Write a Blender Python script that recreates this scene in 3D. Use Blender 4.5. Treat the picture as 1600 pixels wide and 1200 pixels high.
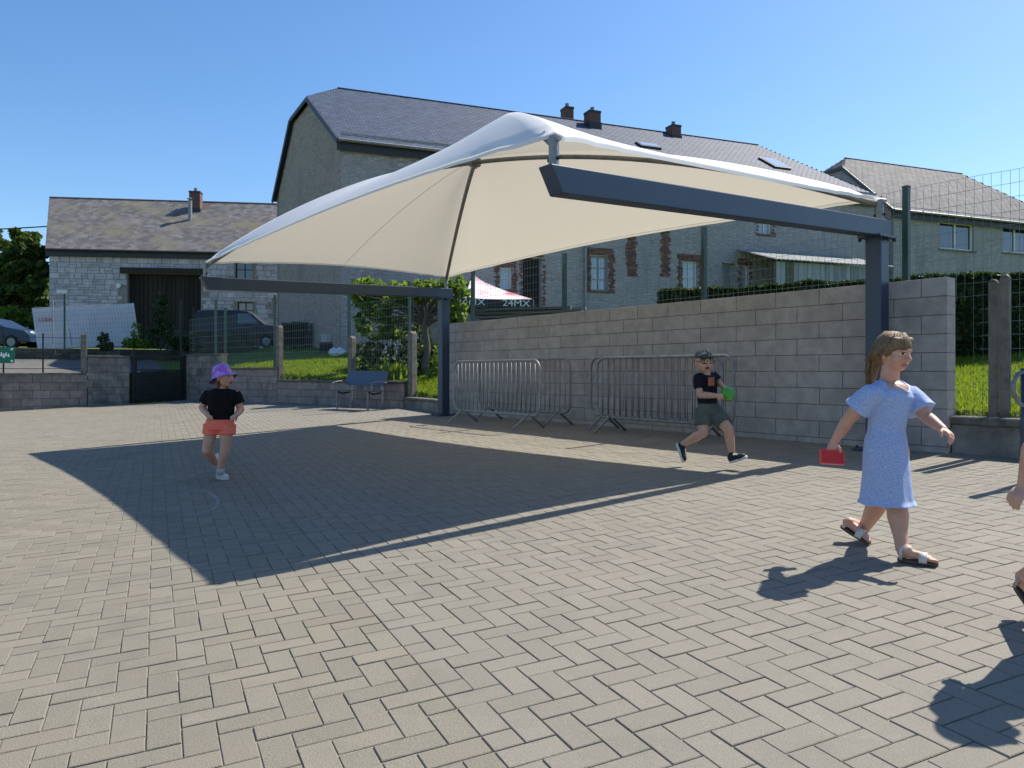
import bpy, bmesh, math, random
import numpy as np
from mathutils import Vector, Matrix, noise

random.seed(7); RNG = np.random.default_rng(7)
for o in list(bpy.data.objects): bpy.data.objects.remove(o)
scene = bpy.context.scene
COL = scene.collection
R = math.radians
V = Vector

# ------------------------------------------------------------------ camera
F_PX, HOR, CAM_Z = 1200.0, 581.0, 1.25
cam_d = bpy.data.cameras.new('camera'); cam = bpy.data.objects.new('camera', cam_d); COL.objects.link(cam)
cam.location = (0, 0, CAM_Z); cam.rotation_euler = (R(90), 0, 0)
cam_d.sensor_width = 36; cam_d.lens = 36 * F_PX / 1600
cam_d.shift_y = -(600 - HOR) / 1600
cam_d.clip_start = 0.05; cam_d.clip_end = 3000
scene.camera = cam

# ------------------------------------------------------------------ sky and sun
SUN = V((2.0, 1.37, 2.95)).normalized()
world = bpy.data.worlds.new('World'); scene.world = world; world.use_nodes = True
wn = world.node_tree.nodes; wl = world.node_tree.links
sky = wn.new('ShaderNodeTexSky'); sky.sky_type = 'NISHITA'; sky.sun_disc = False
sky.sun_elevation = math.asin(SUN.z); sky.sun_rotation = math.atan2(SUN.x, SUN.y)
sky.altitude = 300; sky.air_density = 1.0; sky.dust_density = 0.7; sky.ozone_density = 3.0
hsv = wn.new('ShaderNodeHueSaturation'); hsv.inputs['Saturation'].default_value = 1.2; wl.new(sky.outputs[0], hsv.inputs['Color'])
wl.new(hsv.outputs[0], wn['Background'].inputs[0]); wn['Background'].inputs[1].default_value = 0.118
sun_d = bpy.data.lights.new('sun', 'SUN'); sun_d.energy = 5.0; sun_d.angle = R(0.53); sun_d.color = (1.0, 0.93, 0.82)
sun = bpy.data.objects.new('sun', sun_d); COL.objects.link(sun)
sun.rotation_euler = SUN.to_track_quat('Z', 'Y').to_euler(); sun.location = (6, 4, 12)
vs = scene.view_settings; vs.view_transform = 'Standard'; vs.look = 'None'; vs.exposure = 0.62; vs.gamma = 1.0
vs.use_curve_mapping = False
scene.render.engine = 'CYCLES'
scene.render.resolution_x = 1024; scene.render.resolution_y = 768
scene.cycles.max_bounces = 6; scene.cycles.transparent_max_bounces = 12

# ------------------------------------------------------------------ layout helpers
def W(px, py, Y):                       # a point seen at a pixel of the photograph, Y metres ahead
    return V(((px - 800) / F_PX * Y, Y, CAM_Z + (HOR - py) / F_PX * Y))
SLOPE = 0.046
def court(x, y): return SLOPE * (0.8 * x + 0.6 * y)
def sstep(a, b, x):
    t = np.clip((x - a) / (b - a), 0, 1); return t * t * (3 - 2 * t)
def terrain(x, y):                      # lawn, drive and fields beyond the courtyard walls
    x = np.asarray(x, float); y = np.asarray(y, float)
    d1 = 0.8 * x + 0.6 * y - 8.53
    d2 = (x + 2.55) * 0.669 + (y - 18.1) * 0.743
    d = np.maximum(d1, d2)
    dc = np.clip(d, 0, 8)
    h = -0.45 + 0.16 * dc + 0.06 * np.clip(d - 8, 0, 14) + np.clip(0.1 * (-x - 3), 0, 0.5)
    h = h - 0.28 * np.exp(-((x + 1.9) ** 2 + (y - 16.9) ** 2) / 1.2)
    d3 = (x + 12.2) * -0.49 + (y - 24.5) * 0.87
    h3 = -0.18 + 0.115 * np.clip(d3, 0, 5.2) + 0.04 * np.clip(d3 - 5.2, 0, 14) + 0.32 * sstep(5.45, 5.9, d3)
    k = sstep(-10.6, -13.5, x)
    return CAM_Z + h * (1 - k) + h3 * k
def hz(x, y): return float(terrain(x, y))

# ------------------------------------------------------------------ object helpers
WM = {}
def link(o, parent=None, mw=None):
    COL.objects.link(o)
    mw = mw or Matrix.Identity(4)
    if parent is not None:
        o.parent = parent
        o.matrix_basis = WM[parent].inverted() @ mw
    else:
        o.matrix_basis = mw
    WM[o] = mw
    return o
def tag(o, label=None, cat=None, group=None, kind=None):
    if label: o['label'] = label
    if cat: o['category'] = cat
    if group: o['group'] = group
    if kind: o['kind'] = kind
    return o
def thing(name, label, cat, loc=(0, 0, 0), rz=0.0, group=None):
    o = bpy.data.objects.new(name, None); o.empty_display_size = 0.2
    link(o, None, Matrix.Translation(V(loc)) @ Matrix.Rotation(rz, 4, 'Z'))
    return tag(o, label, cat, group)
def np_mesh(name, verts, faces, tint=None, mats=()):
    """verts (N,3), faces (M,k) all of the same size"""
    me = bpy.data.meshes.new(name)
    verts = np.asarray(verts, np.float32); faces = np.asarray(faces, np.int32)
    n, k = faces.shape
    me.vertices.add(len(verts)); me.vertices.foreach_set('co', verts.ravel())
    me.loops.add(n * k); me.loops.foreach_set('vertex_index', faces.ravel())
    me.polygons.add(n); me.polygons.foreach_set('loop_start', np.arange(0, n * k, k, dtype=np.int32))
    me.update(calc_edges=True)
    if tint is not None:
        a = me.attributes.new('tint', 'FLOAT', 'FACE'); a.data.foreach_set('value', np.asarray(tint, np.float32))
    for m in mats: me.materials.append(m)
    me.validate(); me.polygons.foreach_set('use_smooth', [False] * len(me.polygons))
    return me
class MB:
    def __init__(s): s.v = []; s.f = []; s.t = []
    def add(s, vs, fs, t=0.0):
        n = len(s.v); s.v += [tuple(p) for p in vs]; s.f += [tuple(i + n for i in q) for q in fs]; s.t += [t] * len(fs)
        return s
    def box(s, c, ax, hf, t=0.0):
        c = V(c); a = [V(q).normalized() * h for q, h in zip(ax, hf)]
        vs = [c + a[0] * i + a[1] * j + a[2] * k for k in (-1, 1) for j in (-1, 1) for i in (-1, 1)]
        return s.add(vs, [(0, 2, 3, 1), (4, 5, 7, 6), (0, 1, 5, 4), (2, 6, 7, 3), (0, 4, 6, 2), (1, 3, 7, 5)], t)
    def abox(s, x0, x1, y0, y1, z0, z1, t=0.0):
        return s.box(((x0 + x1) / 2, (y0 + y1) / 2, (z0 + z1) / 2), ((1, 0, 0), (0, 1, 0), (0, 0, 1)), ((x1 - x0) / 2, (y1 - y0) / 2, (z1 - z0) / 2), t)
    def bar(s, p0, p1, w, h, up=(0, 0, 1), t=0.0):
        p0 = V(p0); p1 = V(p1); d = (p1 - p0).normalized(); sd = d.cross(V(up)).normalized(); u = sd.cross(d)
        return s.box((p0 + p1) / 2, (d, sd, u), ((p1 - p0).length / 2, w / 2, h / 2), t)
    def prism(s, poly, vec, t=0.0):
        poly = [V(p) for p in poly]; vec = V(vec); n = len(poly)
        vs = poly + [p + vec for p in poly]
        fs = [tuple(range(n))[::-1], tuple(range(n, 2 * n))] + [(i, (i + 1) % n, n + (i + 1) % n, n + i) for i in range(n)]
        return s.add(vs, fs, t)
    def tube(s, pts, r, n=8, cap=True, closed=False, t=0.0, flat=None):
        pts = [V(p) for p in pts]; m = len(pts)
        rs = r if isinstance(r, (list, tuple)) else [r] * m
        vs = []; prev = None
        for i, p in enumerate(pts):
            if closed: d = pts[(i + 1) % m] - pts[i - 1]
            else: d = pts[min(i + 1, m - 1)] - pts[max(i - 1, 0)]
            d.normalize()
            if prev is None:
                a = d.orthogonal() if abs(d.z) > 0.95 else d.cross(V((0, 0, 1)))
            else: a = prev - d * prev.dot(d)
            a.normalize(); b = d.cross(a); prev = a
            for j in range(n):
                an = 2 * math.pi * (j + 0.5) / n
                vs.append(p + (a * math.cos(an) + b * math.sin(an)) * rs[i])
        fs = []
        for i in range(m if closed else m - 1):
            k = (i + 1) % m
            for j in range(n):
                fs.append((i * n + j, i * n + (j + 1) % n, k * n + (j + 1) % n, k * n + j))
        if cap and not closed:
            fs.append(tuple(range(n))[::-1]); fs.append(tuple(range((m - 1) * n, m * n)))
        return s.add(vs, fs, t)
    def ell(s, c, ax, nu=14, nv=10, t=0.0):
        c = V(c); ax = [V(a) for a in ax]; vs = []; fs = []
        for i in range(1, nv):
            th = math.pi * i / nv
            for j in range(nu):
                ph = 2 * math.pi * j / nu
                vs.append(c + ax[0] * (math.sin(th) * math.cos(ph)) + ax[1] * (math.sin(th) * math.sin(ph)) + ax[2] * math.cos(th))
        top = len(vs); vs.append(c + ax[2]); vs.append(c - ax[2])
        for i in range(nv - 2):
            for j in range(nu):
                fs.append((i * nu + j, (i + 1) * nu + j, (i + 1) * nu + (j + 1) % nu, i * nu + (j + 1) % nu))
        for j in range(nu):
            fs.append((top, j, (j + 1) % nu)); b = (nv - 2) * nu; fs.append((top + 1, b + (j + 1) % nu, b + j))
        if ax[0].cross(ax[1]).dot(ax[2]) < 0: fs = [q[::-1] for q in fs]
        return s.add(vs, fs, t)
    def sph(s, c, r, nu=14, nv=10, t=0.0): return s.ell(c, ((r, 0, 0), (0, r, 0), (0, 0, r)), nu, nv, t)
    def cone(s, p0, r0, p1, r1, n=16):
        return s.tube([p0, p1], [r0, r1], n)
    def caps(s, p0, r0, p1, r1):
        s.sph(p0, r0); s.sph(p1, r1)
        if (V(p1) - V(p0)).length > 1e-4: s.tube([p0, p1], [r0, r1], 14)
        return s
    def loft(s, rings, cap=True, t=0.0):
        n = len(rings[0]); vs = [p for r in rings for p in r]; fs = []
        for i in range(len(rings) - 1):
            for j in range(n):
                fs.append((i * n + j, i * n + (j + 1) % n, (i + 1) * n + (j + 1) % n, (i + 1) * n + j))
        if cap: fs.append(tuple(range(n))[::-1]); fs.append(tuple(range((len(rings) - 1) * n, len(rings) * n)))
        return s.add(vs, fs, t)
    def mesh(s, name, mat=None, smooth=False):
        me = bpy.data.meshes.new(name); me.from_pydata(s.v, [], s.f)
        if any(s.t):
            a = me.attributes.new('tint', 'FLOAT', 'FACE'); a.data.foreach_set('value', s.t)
        me.update()
        if mat:
            for m in (mat if isinstance(mat, (list, tuple)) else [mat]): me.materials.append(m)
        if smooth: me.polygons.foreach_set('use_smooth', [True] * len(me.polygons))
        return me
    def build(s, name, mat, parent=None, smooth=False, bevel=0.0, local=False, kind=None):
        me = s.mesh(name, mat, smooth)
        bm = bmesh.new(); bm.from_mesh(me); bmesh.ops.recalc_face_normals(bm, faces=bm.faces)
        if bevel: bmesh.ops.bevel(bm, geom=list(bm.edges), offset=bevel, segments=2, profile=0.5, affect='EDGES', clamp_overlap=True)
        bm.to_mesh(me); bm.free()
        o = bpy.data.objects.new(name, me)
        link(o, parent, WM[parent].copy() if (local and parent is not None) else None)
        if kind: o['kind'] = kind
        return o
def struct(o): o['kind'] = 'structure'; return o
def copy_tree(o, parent=None, mw=None):
    c = o.copy(); COL.objects.link(c)
    if parent is not None: c.parent = parent
    if mw is not None: c.matrix_basis = mw; WM[c] = mw
    for ch in list(o.children):
        if ch.name in COL.objects: copy_tree(ch, c)
    return c
def piece(name, me, mw, parent):
    o = bpy.data.objects.new(name, me); link(o, parent, mw); return o
def frame(o, x, y, z, s=(1, 1, 1)):
    x = V(x).normalized() * s[0]; y = V(y).normalized() * s[1]; z = V(z).normalized() * s[2]; o = V(o)
    return Matrix(((x.x, y.x, z.x, o.x), (x.y, y.y, z.y, o.y), (x.z, y.z, z.z, o.z), (0, 0, 0, 1)))
# chamfered block, local z is the face that shows, origin in the middle of the front face
CH_F = np.array([(0, 1, 5, 4), (1, 2, 6, 5), (2, 3, 7, 6), (3, 0, 4, 7), (4, 5, 9, 8), (5, 6, 10, 9), (6, 7, 11, 10), (7, 4, 8, 11), (8, 9, 10, 11)])
def ch_verts(sx, sy, dep, ch):
    x, y = sx / 2, sy / 2
    return np.array([(-x, -y, -dep), (x, -y, -dep), (x, y, -dep), (-x, y, -dep), (-x, -y, -ch), (x, -y, -ch), (x, y, -ch), (-x, y, -ch),
                     (-x + ch, -y + ch, 0), (x - ch, -y + ch, 0), (x - ch, y - ch, 0), (-x + ch, y - ch, 0)])
_chc = {}
def ch_mesh(name, sx, sy, dep, ch, mat):
    k = (name, round(sx, 3), round(sy, 3), round(dep, 3), ch, mat.name)
    if k not in _chc: _chc[k] = np_mesh(name, ch_verts(sx, sy, dep, ch), CH_F, mats=[mat])
    return _chc[k]
def ch_many(name, items, mat, parent, kind='stuff', mw=None):
    """items: (origin, ux, uy, un, sx, sy, dep, ch)"""
    vs = []; fs = []; n = 0
    for (o, ux, uy, un, sx, sy, dep, ch) in items:
        q = ch_verts(sx, sy, dep, ch); M = np.array([ux, uy, un]); vs.append(q @ M + np.array(o)); fs.append(CH_F + n); n += 12
    t = np.repeat(RNG.random(len(items)), 9)
    o = bpy.data.objects.new(name, np_mesh(name, np.concatenate(vs), np.concatenate(fs), t, [mat])); link(o, parent)
    if kind: o['kind'] = kind
    return o
def lay_pieces(name, items, mat, parent, limit=300, key=None, rest='stuff'):
    """the pieces that show largest become parts, the others one joined part"""
    if key: items = sorted(items, key=key)
    for (o, ux, uy, un, sx, sy, dep, ch) in items[:limit]:
        piece(name, ch_mesh(name, sx, sy, dep, ch, mat), frame(o, ux, uy, un), parent)
    if len(items) > limit: ch_many(rest, items[limit:], mat, parent)

# ------------------------------------------------------------------ materials
def nodes_of(name):
    m = bpy.data.materials.new(name); m.use_nodes = True
    nt = m.node_tree; return m, nt.nodes, nt.links, nt.nodes['Principled BSDF']
def c4(c): return (c[0], c[1], c[2], 1)
def mixc(nd, lk, fac, a, b, mode='MIX'):
    n = nd.new('ShaderNodeMix'); n.data_type = 'RGBA'; n.blend_type = mode
    for i, v in ((0, fac), (6, a), (7, b)):
        if isinstance(v, (tuple, list)): n.inputs[i].default_value = c4(v)
        elif isinstance(v, (int, float)): n.inputs[i].default_value = v
        else: lk.new(v, n.inputs[i])
    return n.outputs[2]
def math_n(nd, lk, op, a, b=0.0, clamp=False):
    n = nd.new('ShaderNodeMath'); n.operation = op; n.use_clamp = clamp
    for i, v in ((0, a), (1, b)):
        if isinstance(v, (int, float)): n.inputs[i].default_value = v
        else: lk.new(v, n.inputs[i])
    return n.outputs[0]
def noise_n(nd, lk, scale, detail=4, rough=0.55, vec=None, stretch=None):
    n = nd.new('ShaderNodeTexNoise'); n.inputs['Scale'].default_value = scale; n.inputs['Detail'].default_value = detail; n.inputs['Roughness'].default_value = rough
    if vec is None:
        g = nd.new('ShaderNodeNewGeometry'); vec = g.outputs['Position']
    if stretch:
        mp = nd.new('ShaderNodeMapping'); mp.inputs['Scale'].default_value = stretch; lk.new(vec, mp.inputs[0]); vec = mp.outputs[0]
    lk.new(vec, n.inputs['Vector']); return n.outputs['Fac']
def ramp_n(nd, lk, fac, lo, hi):
    n = nd.new('ShaderNodeMapRange'); n.inputs[1].default_value = lo; n.inputs[2].default_value = hi; lk.new(fac, n.inputs[0]); return n.outputs[0]
def tint_n(nd, lk):                     # one random number for each piece
    a = nd.new('ShaderNodeAttribute'); a.attribute_name = 'tint'; oi = nd.new('ShaderNodeObjectInfo')
    return math_n(nd, lk, 'FRACT', math_n(nd, lk, 'ADD', a.outputs['Fac'], oi.outputs['Random']))
def mk(name, c1, c2=None, scale=3, detail=5, lo=.35, hi=.65, rough=.8, bump=0, bscale=80, tint=0, c3=None, t3=.6, metal=0, spec=.4, stain=None, sscale=.7, slo=.55, shi=.75, stretch=None, bdist=.01, wear=None):
    m, nd, lk, p = nodes_of(name)
    p.inputs['Roughness'].default_value = rough; p.inputs['Metallic'].default_value = metal; p.inputs['Specular IOR Level'].default_value = spec
    col = None
    if c2 is not None:
        col = mixc(nd, lk, ramp_n(nd, lk, noise_n(nd, lk, scale, detail, stretch=stretch), lo, hi), c1, c2)
    if tint or c3 is not None:
        tn = tint_n(nd, lk)
        if c3 is not None:
            f = ramp_n(nd, lk, tn, t3, 1.0); col = mixc(nd, lk, f, col if col else c1, c3)
        if tint:
            n = nd.new('ShaderNodeHueSaturation'); 
            lk.new(math_n(nd, lk, 'ADD', math_n(nd, lk, 'MULTIPLY', math_n(nd, lk, 'FRACT', math_n(nd, lk, 'MULTIPLY', tn, 7.31)), 2 * tint), 1 - tint), n.inputs['Value'])
            if col: lk.new(col, n.inputs['Color'])
            else: n.inputs['Color'].default_value = c4(c1)
            col = n.outputs[0]
    if stain is not None:
        col = mixc(nd, lk, ramp_n(nd, lk, noise_n(nd, lk, sscale, 6, .65), slo, shi), col if col else c1, stain)
    if wear is not None:                # blotches, scuffs and pale specks of their own shape
        f = math_n(nd, lk, 'MULTIPLY', ramp_n(nd, lk, noise_n(nd, lk, 2.3, 8, .7), .50, .78), .75)
        col = mixc(nd, lk, f, col, wear[0])
        f = math_n(nd, lk, 'MULTIPLY', ramp_n(nd, lk, noise_n(nd, lk, 14, 6, .7), .60, .74), .5)
        col = mixc(nd, lk, f, col, wear[1])
        col = mixc(nd, lk, ramp_n(nd, lk, noise_n(nd, lk, 70, 3, .5), .71, .76), col, wear[2])
    if col: lk.new(col, p.inputs['Base Color'])
    else: p.inputs['Base Color'].default_value = c4(c1)
    if bump:
        b = nd.new('ShaderNodeBump'); b.inputs['Strength'].default_value = bump; b.inputs['Distance'].default_value = bdist
        lk.new(noise_n(nd, lk, bscale, 5, .6), b.inputs['Height']); lk.new(b.outputs[0], p.inputs['Normal'])
    return m
def leaf_mat(name, c1, c2, trans=.35):
    m, nd, lk, p = nodes_of(name)
    col = mixc(nd, lk, tint_n(nd, lk), c1, c2); lk.new(col, p.inputs['Base Color']); p.inputs['Roughness'].default_value = .55; p.inputs['Specular IOR Level'].default_value = .3
    t = nd.new('ShaderNodeBsdfTranslucent'); lk.new(mixc(nd, lk, .5, col, (c2[0] * 1.6, c2[1] * 1.7, c2[2] * .8)), t.inputs[0])
    mx = nd.new('ShaderNodeMixShader'); mx.inputs[0].default_value = trans
    lk.new(p.outputs[0], mx.inputs[1]); lk.new(t.outputs[0], mx.inputs[2]); lk.new(mx.outputs[0], nd['Material Output'].inputs[0])
    return m
M = {}
M['paver_new'] = mk('paver_grey', (0.230, 0.212, 0.172), (0.171, 0.157, 0.130), scale=210, detail=4, lo=.36, hi=.66, rough=.78, bump=.6, bscale=190, tint=.055, stain=(0.238, 0.219, 0.177), sscale=.35, slo=.52, shi=.8, bdist=.006, wear=((0.154, 0.144, 0.119), (0.250, 0.237, 0.200), (0.334, 0.327, 0.293)))
M['paver_old'] = mk('paver_weathered', (0.223, 0.204, 0.157), (0.158, 0.147, 0.116), scale=150, detail=5, lo=.34, hi=.68, rough=.8, bump=.65, bscale=150, tint=.075, c3=(0.202, 0.181, 0.141), t3=.3, stain=(0.133, 0.132, 0.106), sscale=.8, slo=.55, shi=.85, bdist=.006, wear=((0.133, 0.132, 0.102), (0.218, 0.213, 0.174), (0.307, 0.307, 0.264)))
M['sand'] = mk('joint_sand', (0.177, 0.168, 0.134), (0.306, 0.286, 0.228), scale=9, rough=.95, bump=.4, bscale=120)
M['block'] = mk('concrete_block', (0.373, 0.347, 0.339), (0.286, 0.269, 0.266), scale=7, detail=9, rough=.95, bump=.6, bscale=90, tint=.07, wear=((0.252, 0.234, 0.229), (0.413, 0.389, 0.381), (0.229, 0.217, 0.211)), stain=(0.206, 0.194, 0.194), sscale=1.5, slo=.6, shi=.78)
M['mortar'] = mk('mortar', (.15, .14, .13), (.11, .105, .10), scale=10, rough=.95, bump=.3)
M['pinkblock'] = mk('pinkish_block', (.30, .235, .215), (.23, .195, .18), scale=5, detail=7, rough=.92, bump=.4, bscale=90, tint=.14, stain=(.10, .095, .09), sscale=1.6, slo=.52, shi=.75)
M['greyblock'] = mk('weathered_block', (.235, .215, .195), (.15, .142, .132), scale=4, detail=7, rough=.92, bump=.4, bscale=90, tint=.16, stain=(.075, .072, .066), sscale=1.9, slo=.5, shi=.72)
M['coping'] = mk('coping', (.15, .145, .13), (.08, .08, .068), scale=7, detail=8, rough=.95, bump=.6, bscale=60, stain=(.34, .33, .31), sscale=6, slo=.66, shi=.72)
M['concrete_post'] = mk('concrete_post', (.20, .18, .15), (.12, .112, .098), scale=8, detail=8, rough=.95, bump=.6, bscale=60, stain=(.12, .13, .08), sscale=5, slo=.6, shi=.75)
M['lawn'] = mk('lawn', (.115, .17, .018), (.075, .12, .014), scale=3, detail=8, rough=.9, bump=.8, bscale=30, stain=(.17, .19, .03), sscale=.8, bdist=.05)
M['field'] = M['lawn']
M['asphalt'] = mk('asphalt', (.13, .125, .118), (.095, .092, .088), scale=2, detail=8, rough=.9, bump=.4, bscale=90)
M['anthracite'] = mk('anthracite_steel', (0.028, 0.049, 0.088), (0.023, 0.042, 0.077), scale=2, rough=.38, spec=.5, bump=.03, bscale=300)
M['galv'] = mk('galvanised_steel', (.30, .31, .32), (.22, .23, .24), scale=14, rough=.55, metal=.4, bump=.05)
M['galv_dull'] = mk('dull_galvanised', (.26, .265, .27), (.17, .175, .18), scale=11, rough=.55, metal=.55, bump=.05)
M['green_post'] = mk('green_coated_steel', (.018, .055, .045), (.014, .042, .036), scale=4, rough=.45)
M['wire'] = mk('green_wire', (.16, .21, .19), rough=.5, metal=.3)
M['wire_grey'] = mk('grey_wire', (.25, .26, .25), rough=.5, metal=.6)
M['black_metal'] = mk('black_metal', (.012, .013, .013), (.02, .02, .019), scale=5, rough=.55)
M['slate'] = mk('slate', (0.067, 0.093, 0.149), (0.048, 0.068, 0.110), scale=9, rough=.7, tint=.18, spec=.2, bump=.15, bscale=60)
M['slate_old'] = mk('weathered_slate', (0.071, 0.078, 0.097), (0.043, 0.050, 0.064), scale=5, rough=.75, tint=.45, spec=.2, bump=.25, bscale=50, stain=(0.101, 0.109, 0.121), sscale=1.2, slo=.56, shi=.75)
M['tile'] = mk('weathered_tile', (0.167, 0.155, 0.150), (0.113, 0.110, 0.115), scale=2.5, detail=8, rough=.8, tint=.3, bump=.3, bscale=40, stain=(0.189, 0.170, 0.112), sscale=.5, slo=.5, shi=.72)
M['limestone'] = mk('grey_limestone', (0.553, 0.500, 0.557), (0.417, 0.385, 0.435), scale=3, detail=6, rough=.9, bump=.5, bscale=30, tint=.15, bdist=.03)
M['lime_mortar'] = mk('lime_mortar', (.30, .265, .25), (.22, .195, .185), scale=6, rough=.95, bump=.4)
M['brick'] = mk('red_brick', (.20, .085, .06), (.14, .06, .048), scale=6, rough=.9, tint=.3, bump=.3, c3=(.10, .055, .05), t3=.7)
M['fascia'] = mk('dark_fascia', (.03, .032, .04), rough=.5)
M['white'] = mk('white_paint', (.75, .75, .74), (.68, .68, .67), scale=3, rough=.5)
M['dark_void'] = mk('dark_interior', (.012, .011, .011), rough=.9)
M['wood_dark'] = mk('dark_boards', (.035, .028, .024), (.022, .018, .016), scale=3, rough=.85, tint=.25, stretch=(8, 8, .6), bump=.3)
M['wood_pale'] = mk('pale_boards', (.30, .33, .36), (.20, .22, .25), scale=4, rough=.8, tint=.25, stretch=(9, 9, .5))
M['wood_grey'] = mk('grey_timber', (.17, .155, .13), (.10, .092, .08), scale=5, rough=.9, tint=.25, stretch=(1, 6, 6), bump=.3)
M['corrugated'] = mk('fibre_cement', (.36, .37, .36), (.25, .26, .25), scale=2.5, detail=8, rough=.75, tint=.08)
M['bark'] = mk('bark', (.13, .115, .095), (.075, .066, .055), scale=9, detail=8, rough=.95, bump=.8, bscale=40, stretch=(4, 4, 1))
M['leaf_tree'] = leaf_mat('tree_leaf', (.035, .062, .016), (.10, .145, .032))
M['leaf_shrub'] = leaf_mat('shrub_leaf', (.06, .11, .016), (.17, .25, .035), .48)
M['leaf_hedge'] = leaf_mat('hedge_leaf', (.020, .042, .016), (.055, .085, .025), .25)
M['grass_blade'] = leaf_mat('grass_blade', (.12, .18, .015), (.23, .30, .03), .45)
def membrane():
    m, nd, lk, p = nodes_of('white_membrane')
    n1 = noise_n(nd, lk, 3, 5)
    col = mixc(nd, lk, n1, (.82, .82, .82), (.79, .79, .79)); lk.new(col, p.inputs['Base Color']); p.inputs['Roughness'].default_value = .45; p.inputs['Specular IOR Level'].default_value = .35
    t = nd.new('ShaderNodeBsdfTranslucent'); t.inputs[0].default_value = (.88, .80, .64, 1)
    mx = nd.new('ShaderNodeMixShader'); mx.inputs[0].default_value = .20
    lk.new(p.outputs[0], mx.inputs[1]); lk.new(t.outputs[0], mx.inputs[2]); lk.new(mx.outputs[0], nd['Material Output'].inputs[0])
    return m
M['membrane'] = membrane()
def rubble(name, a, b, c, bumpd=.05, sc=4.6):
    m, nd, lk, p = nodes_of(name)
    g = nd.new('ShaderNodeNewGeometry'); mp = nd.new('ShaderNodeMapping'); mp.inputs['Scale'].default_value = (1, 1, 2.1); lk.new(g.outputs['Position'], mp.inputs[0])
    wob = nd.new('ShaderNodeTexNoise'); wob.inputs['Scale'].default_value = 3; lk.new(mp.outputs[0], wob.inputs['Vector'])
    vv = mixc(nd, lk, .12, mp.outputs[0], wob.outputs['Color'], 'ADD')
    vo = nd.new('ShaderNodeTexVoronoi'); vo.feature = 'DISTANCE_TO_EDGE'; vo.inputs['Scale'].default_value = sc; lk.new(vv, vo.inputs['Vector'])
    vc = nd.new('ShaderNodeTexVoronoi'); vc.inputs['Scale'].default_value = sc; lk.new(vv, vc.inputs['Vector'])
    sep = nd.new('ShaderNodeSeparateColor'); lk.new(vc.outputs['Color'], sep.inputs[0])
    stone = mixc(nd, lk, sep.outputs[0], a, b)
    edge = ramp_n(nd, lk, vo.outputs['Distance'], .02, .10)
    cover = ramp_n(nd, lk, noise_n(nd, lk, .8, 6, .65), .42, .62)
    e2 = math_n(nd, lk, 'MAXIMUM', math_n(nd, lk, 'SUBTRACT', 1.0, edge), math_n(nd, lk, 'ADD', math_n(nd, lk, 'MULTIPLY', cover, .55), .12))
    col = mixc(nd, lk, e2, stone, c)
    col = mixc(nd, lk, ramp_n(nd, lk, noise_n(nd, lk, .5, 7, .7, stretch=(1, 1, .35)), .55, .75), col, (a[0] * .55, a[1] * .55, a[2] * .55))
    lk.new(col, p.inputs['Base Color']); p.inputs['Roughness'].default_value = .95
    h = math_n(nd, lk, 'ADD', math_n(nd, lk, 'MULTIPLY', math_n(nd, lk, 'MINIMUM', vo.outputs['Distance'], .12), 5.0), noise_n(nd, lk, 9, 6, .7))
    bp = nd.new('ShaderNodeBump'); bp.inputs['Strength'].default_value = .85; bp.inputs['Distance'].default_value = bumpd
    lk.new(h, bp.inputs['Height']); lk.new(bp.outputs[0], p.inputs['Normal'])
    return m
M['rubble_front'] = rubble('rubble_masonry', (.45, .415, .425), (.29, .275, .29), (.39, .37, .38))
M['rubble_gable'] = rubble('rubble_gable', (.47, .39, .345), (.28, .24, .22), (.40, .345, .305))
def glass(name, col, rough=.05):
    m, nd, lk, p = nodes_of(name); p.inputs['Base Color'].default_value = c4(col); p.inputs['Roughness'].default_value = rough; p.inputs['Specular IOR Level'].default_value = 1.0
    p.inputs['Coat Weight'].default_value = .6; p.inputs['Coat Roughness'].default_value = .03
    return m
M['pane_blue'] = glass('window_pane_curtained', (.30, .37, .48), .15)
M['pane_dark'] = glass('window_pane', (.03, .035, .045))
def plain(name, col, rough=.6, **k): return mk(name, col, rough=rough, **k)
def cloth(name, c1, c2, scale=14, bump=.25): return mk(name, c1, c2, scale=scale, rough=.9, bump=bump, bscale=160, spec=.2)
# ================================================================== courtyard
UP = V((0, 0, 1))
def inside(poly, x, y):
    x = np.asarray(x); y = np.asarray(y); r = np.zeros(x.shape, bool); n = len(poly)
    for i in range(n):
        x0, y0 = poly[i]; x1, y1 = poly[(i + 1) % n]
        c = ((y0 > y) != (y1 > y)) & (x < (x1 - x0) * (y - y0) / (y1 - y0 + 1e-12) + x0); r ^= c
    return r
WALL0 = V((-1.333, 15.99, 0)); WD = V((.6, -.8, 0)); WN = V((-.8, -.6, 0))
P1 = V((-10.9, 25.7, 0)); D1 = V((8.35, -7.6, 0)).normalized(); N1 = V((D1.y, -D1.x, 0)); L1 = 11.29
P1E = P1 + D1 * L1
G0 = V((-12.2, 24.5, 0)); D2 = V((-3.0, -1.7, 0)).normalized(); N2 = V((-D2.y, D2.x, 0))
wr = WALL0 + WD * 26; w2 = G0 + D2 * 13
COURT = [(WALL0.x, WALL0.y), (wr.x, wr.y), (wr.x, -9), (w2.x - 6, -9), (w2.x, w2.y), (G0.x, G0.y), (P1.x, P1.y), (P1E.x, P1E.y)]
m = MB(); n = len(COURT)
m.add([(x, y, court(x, y) - .0055) for x, y in COURT], [tuple(range(n))[::-1]])
yard = struct(m.build('courtyard_paving', M['sand']))
PA = V((-.42, .907, 0)).normalized(); PB = V((PA.y, -PA.x, 0)); PO = V((-.01, 2.30, 0)); U = .11
def lift(v): return V((v.x, v.y, SLOPE * (.8 * v.x + .6 * v.y)))
A3 = lift(PA).normalized(); B3 = lift(PB).normalized(); N3 = B3.cross(A3).normalized()
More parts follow.
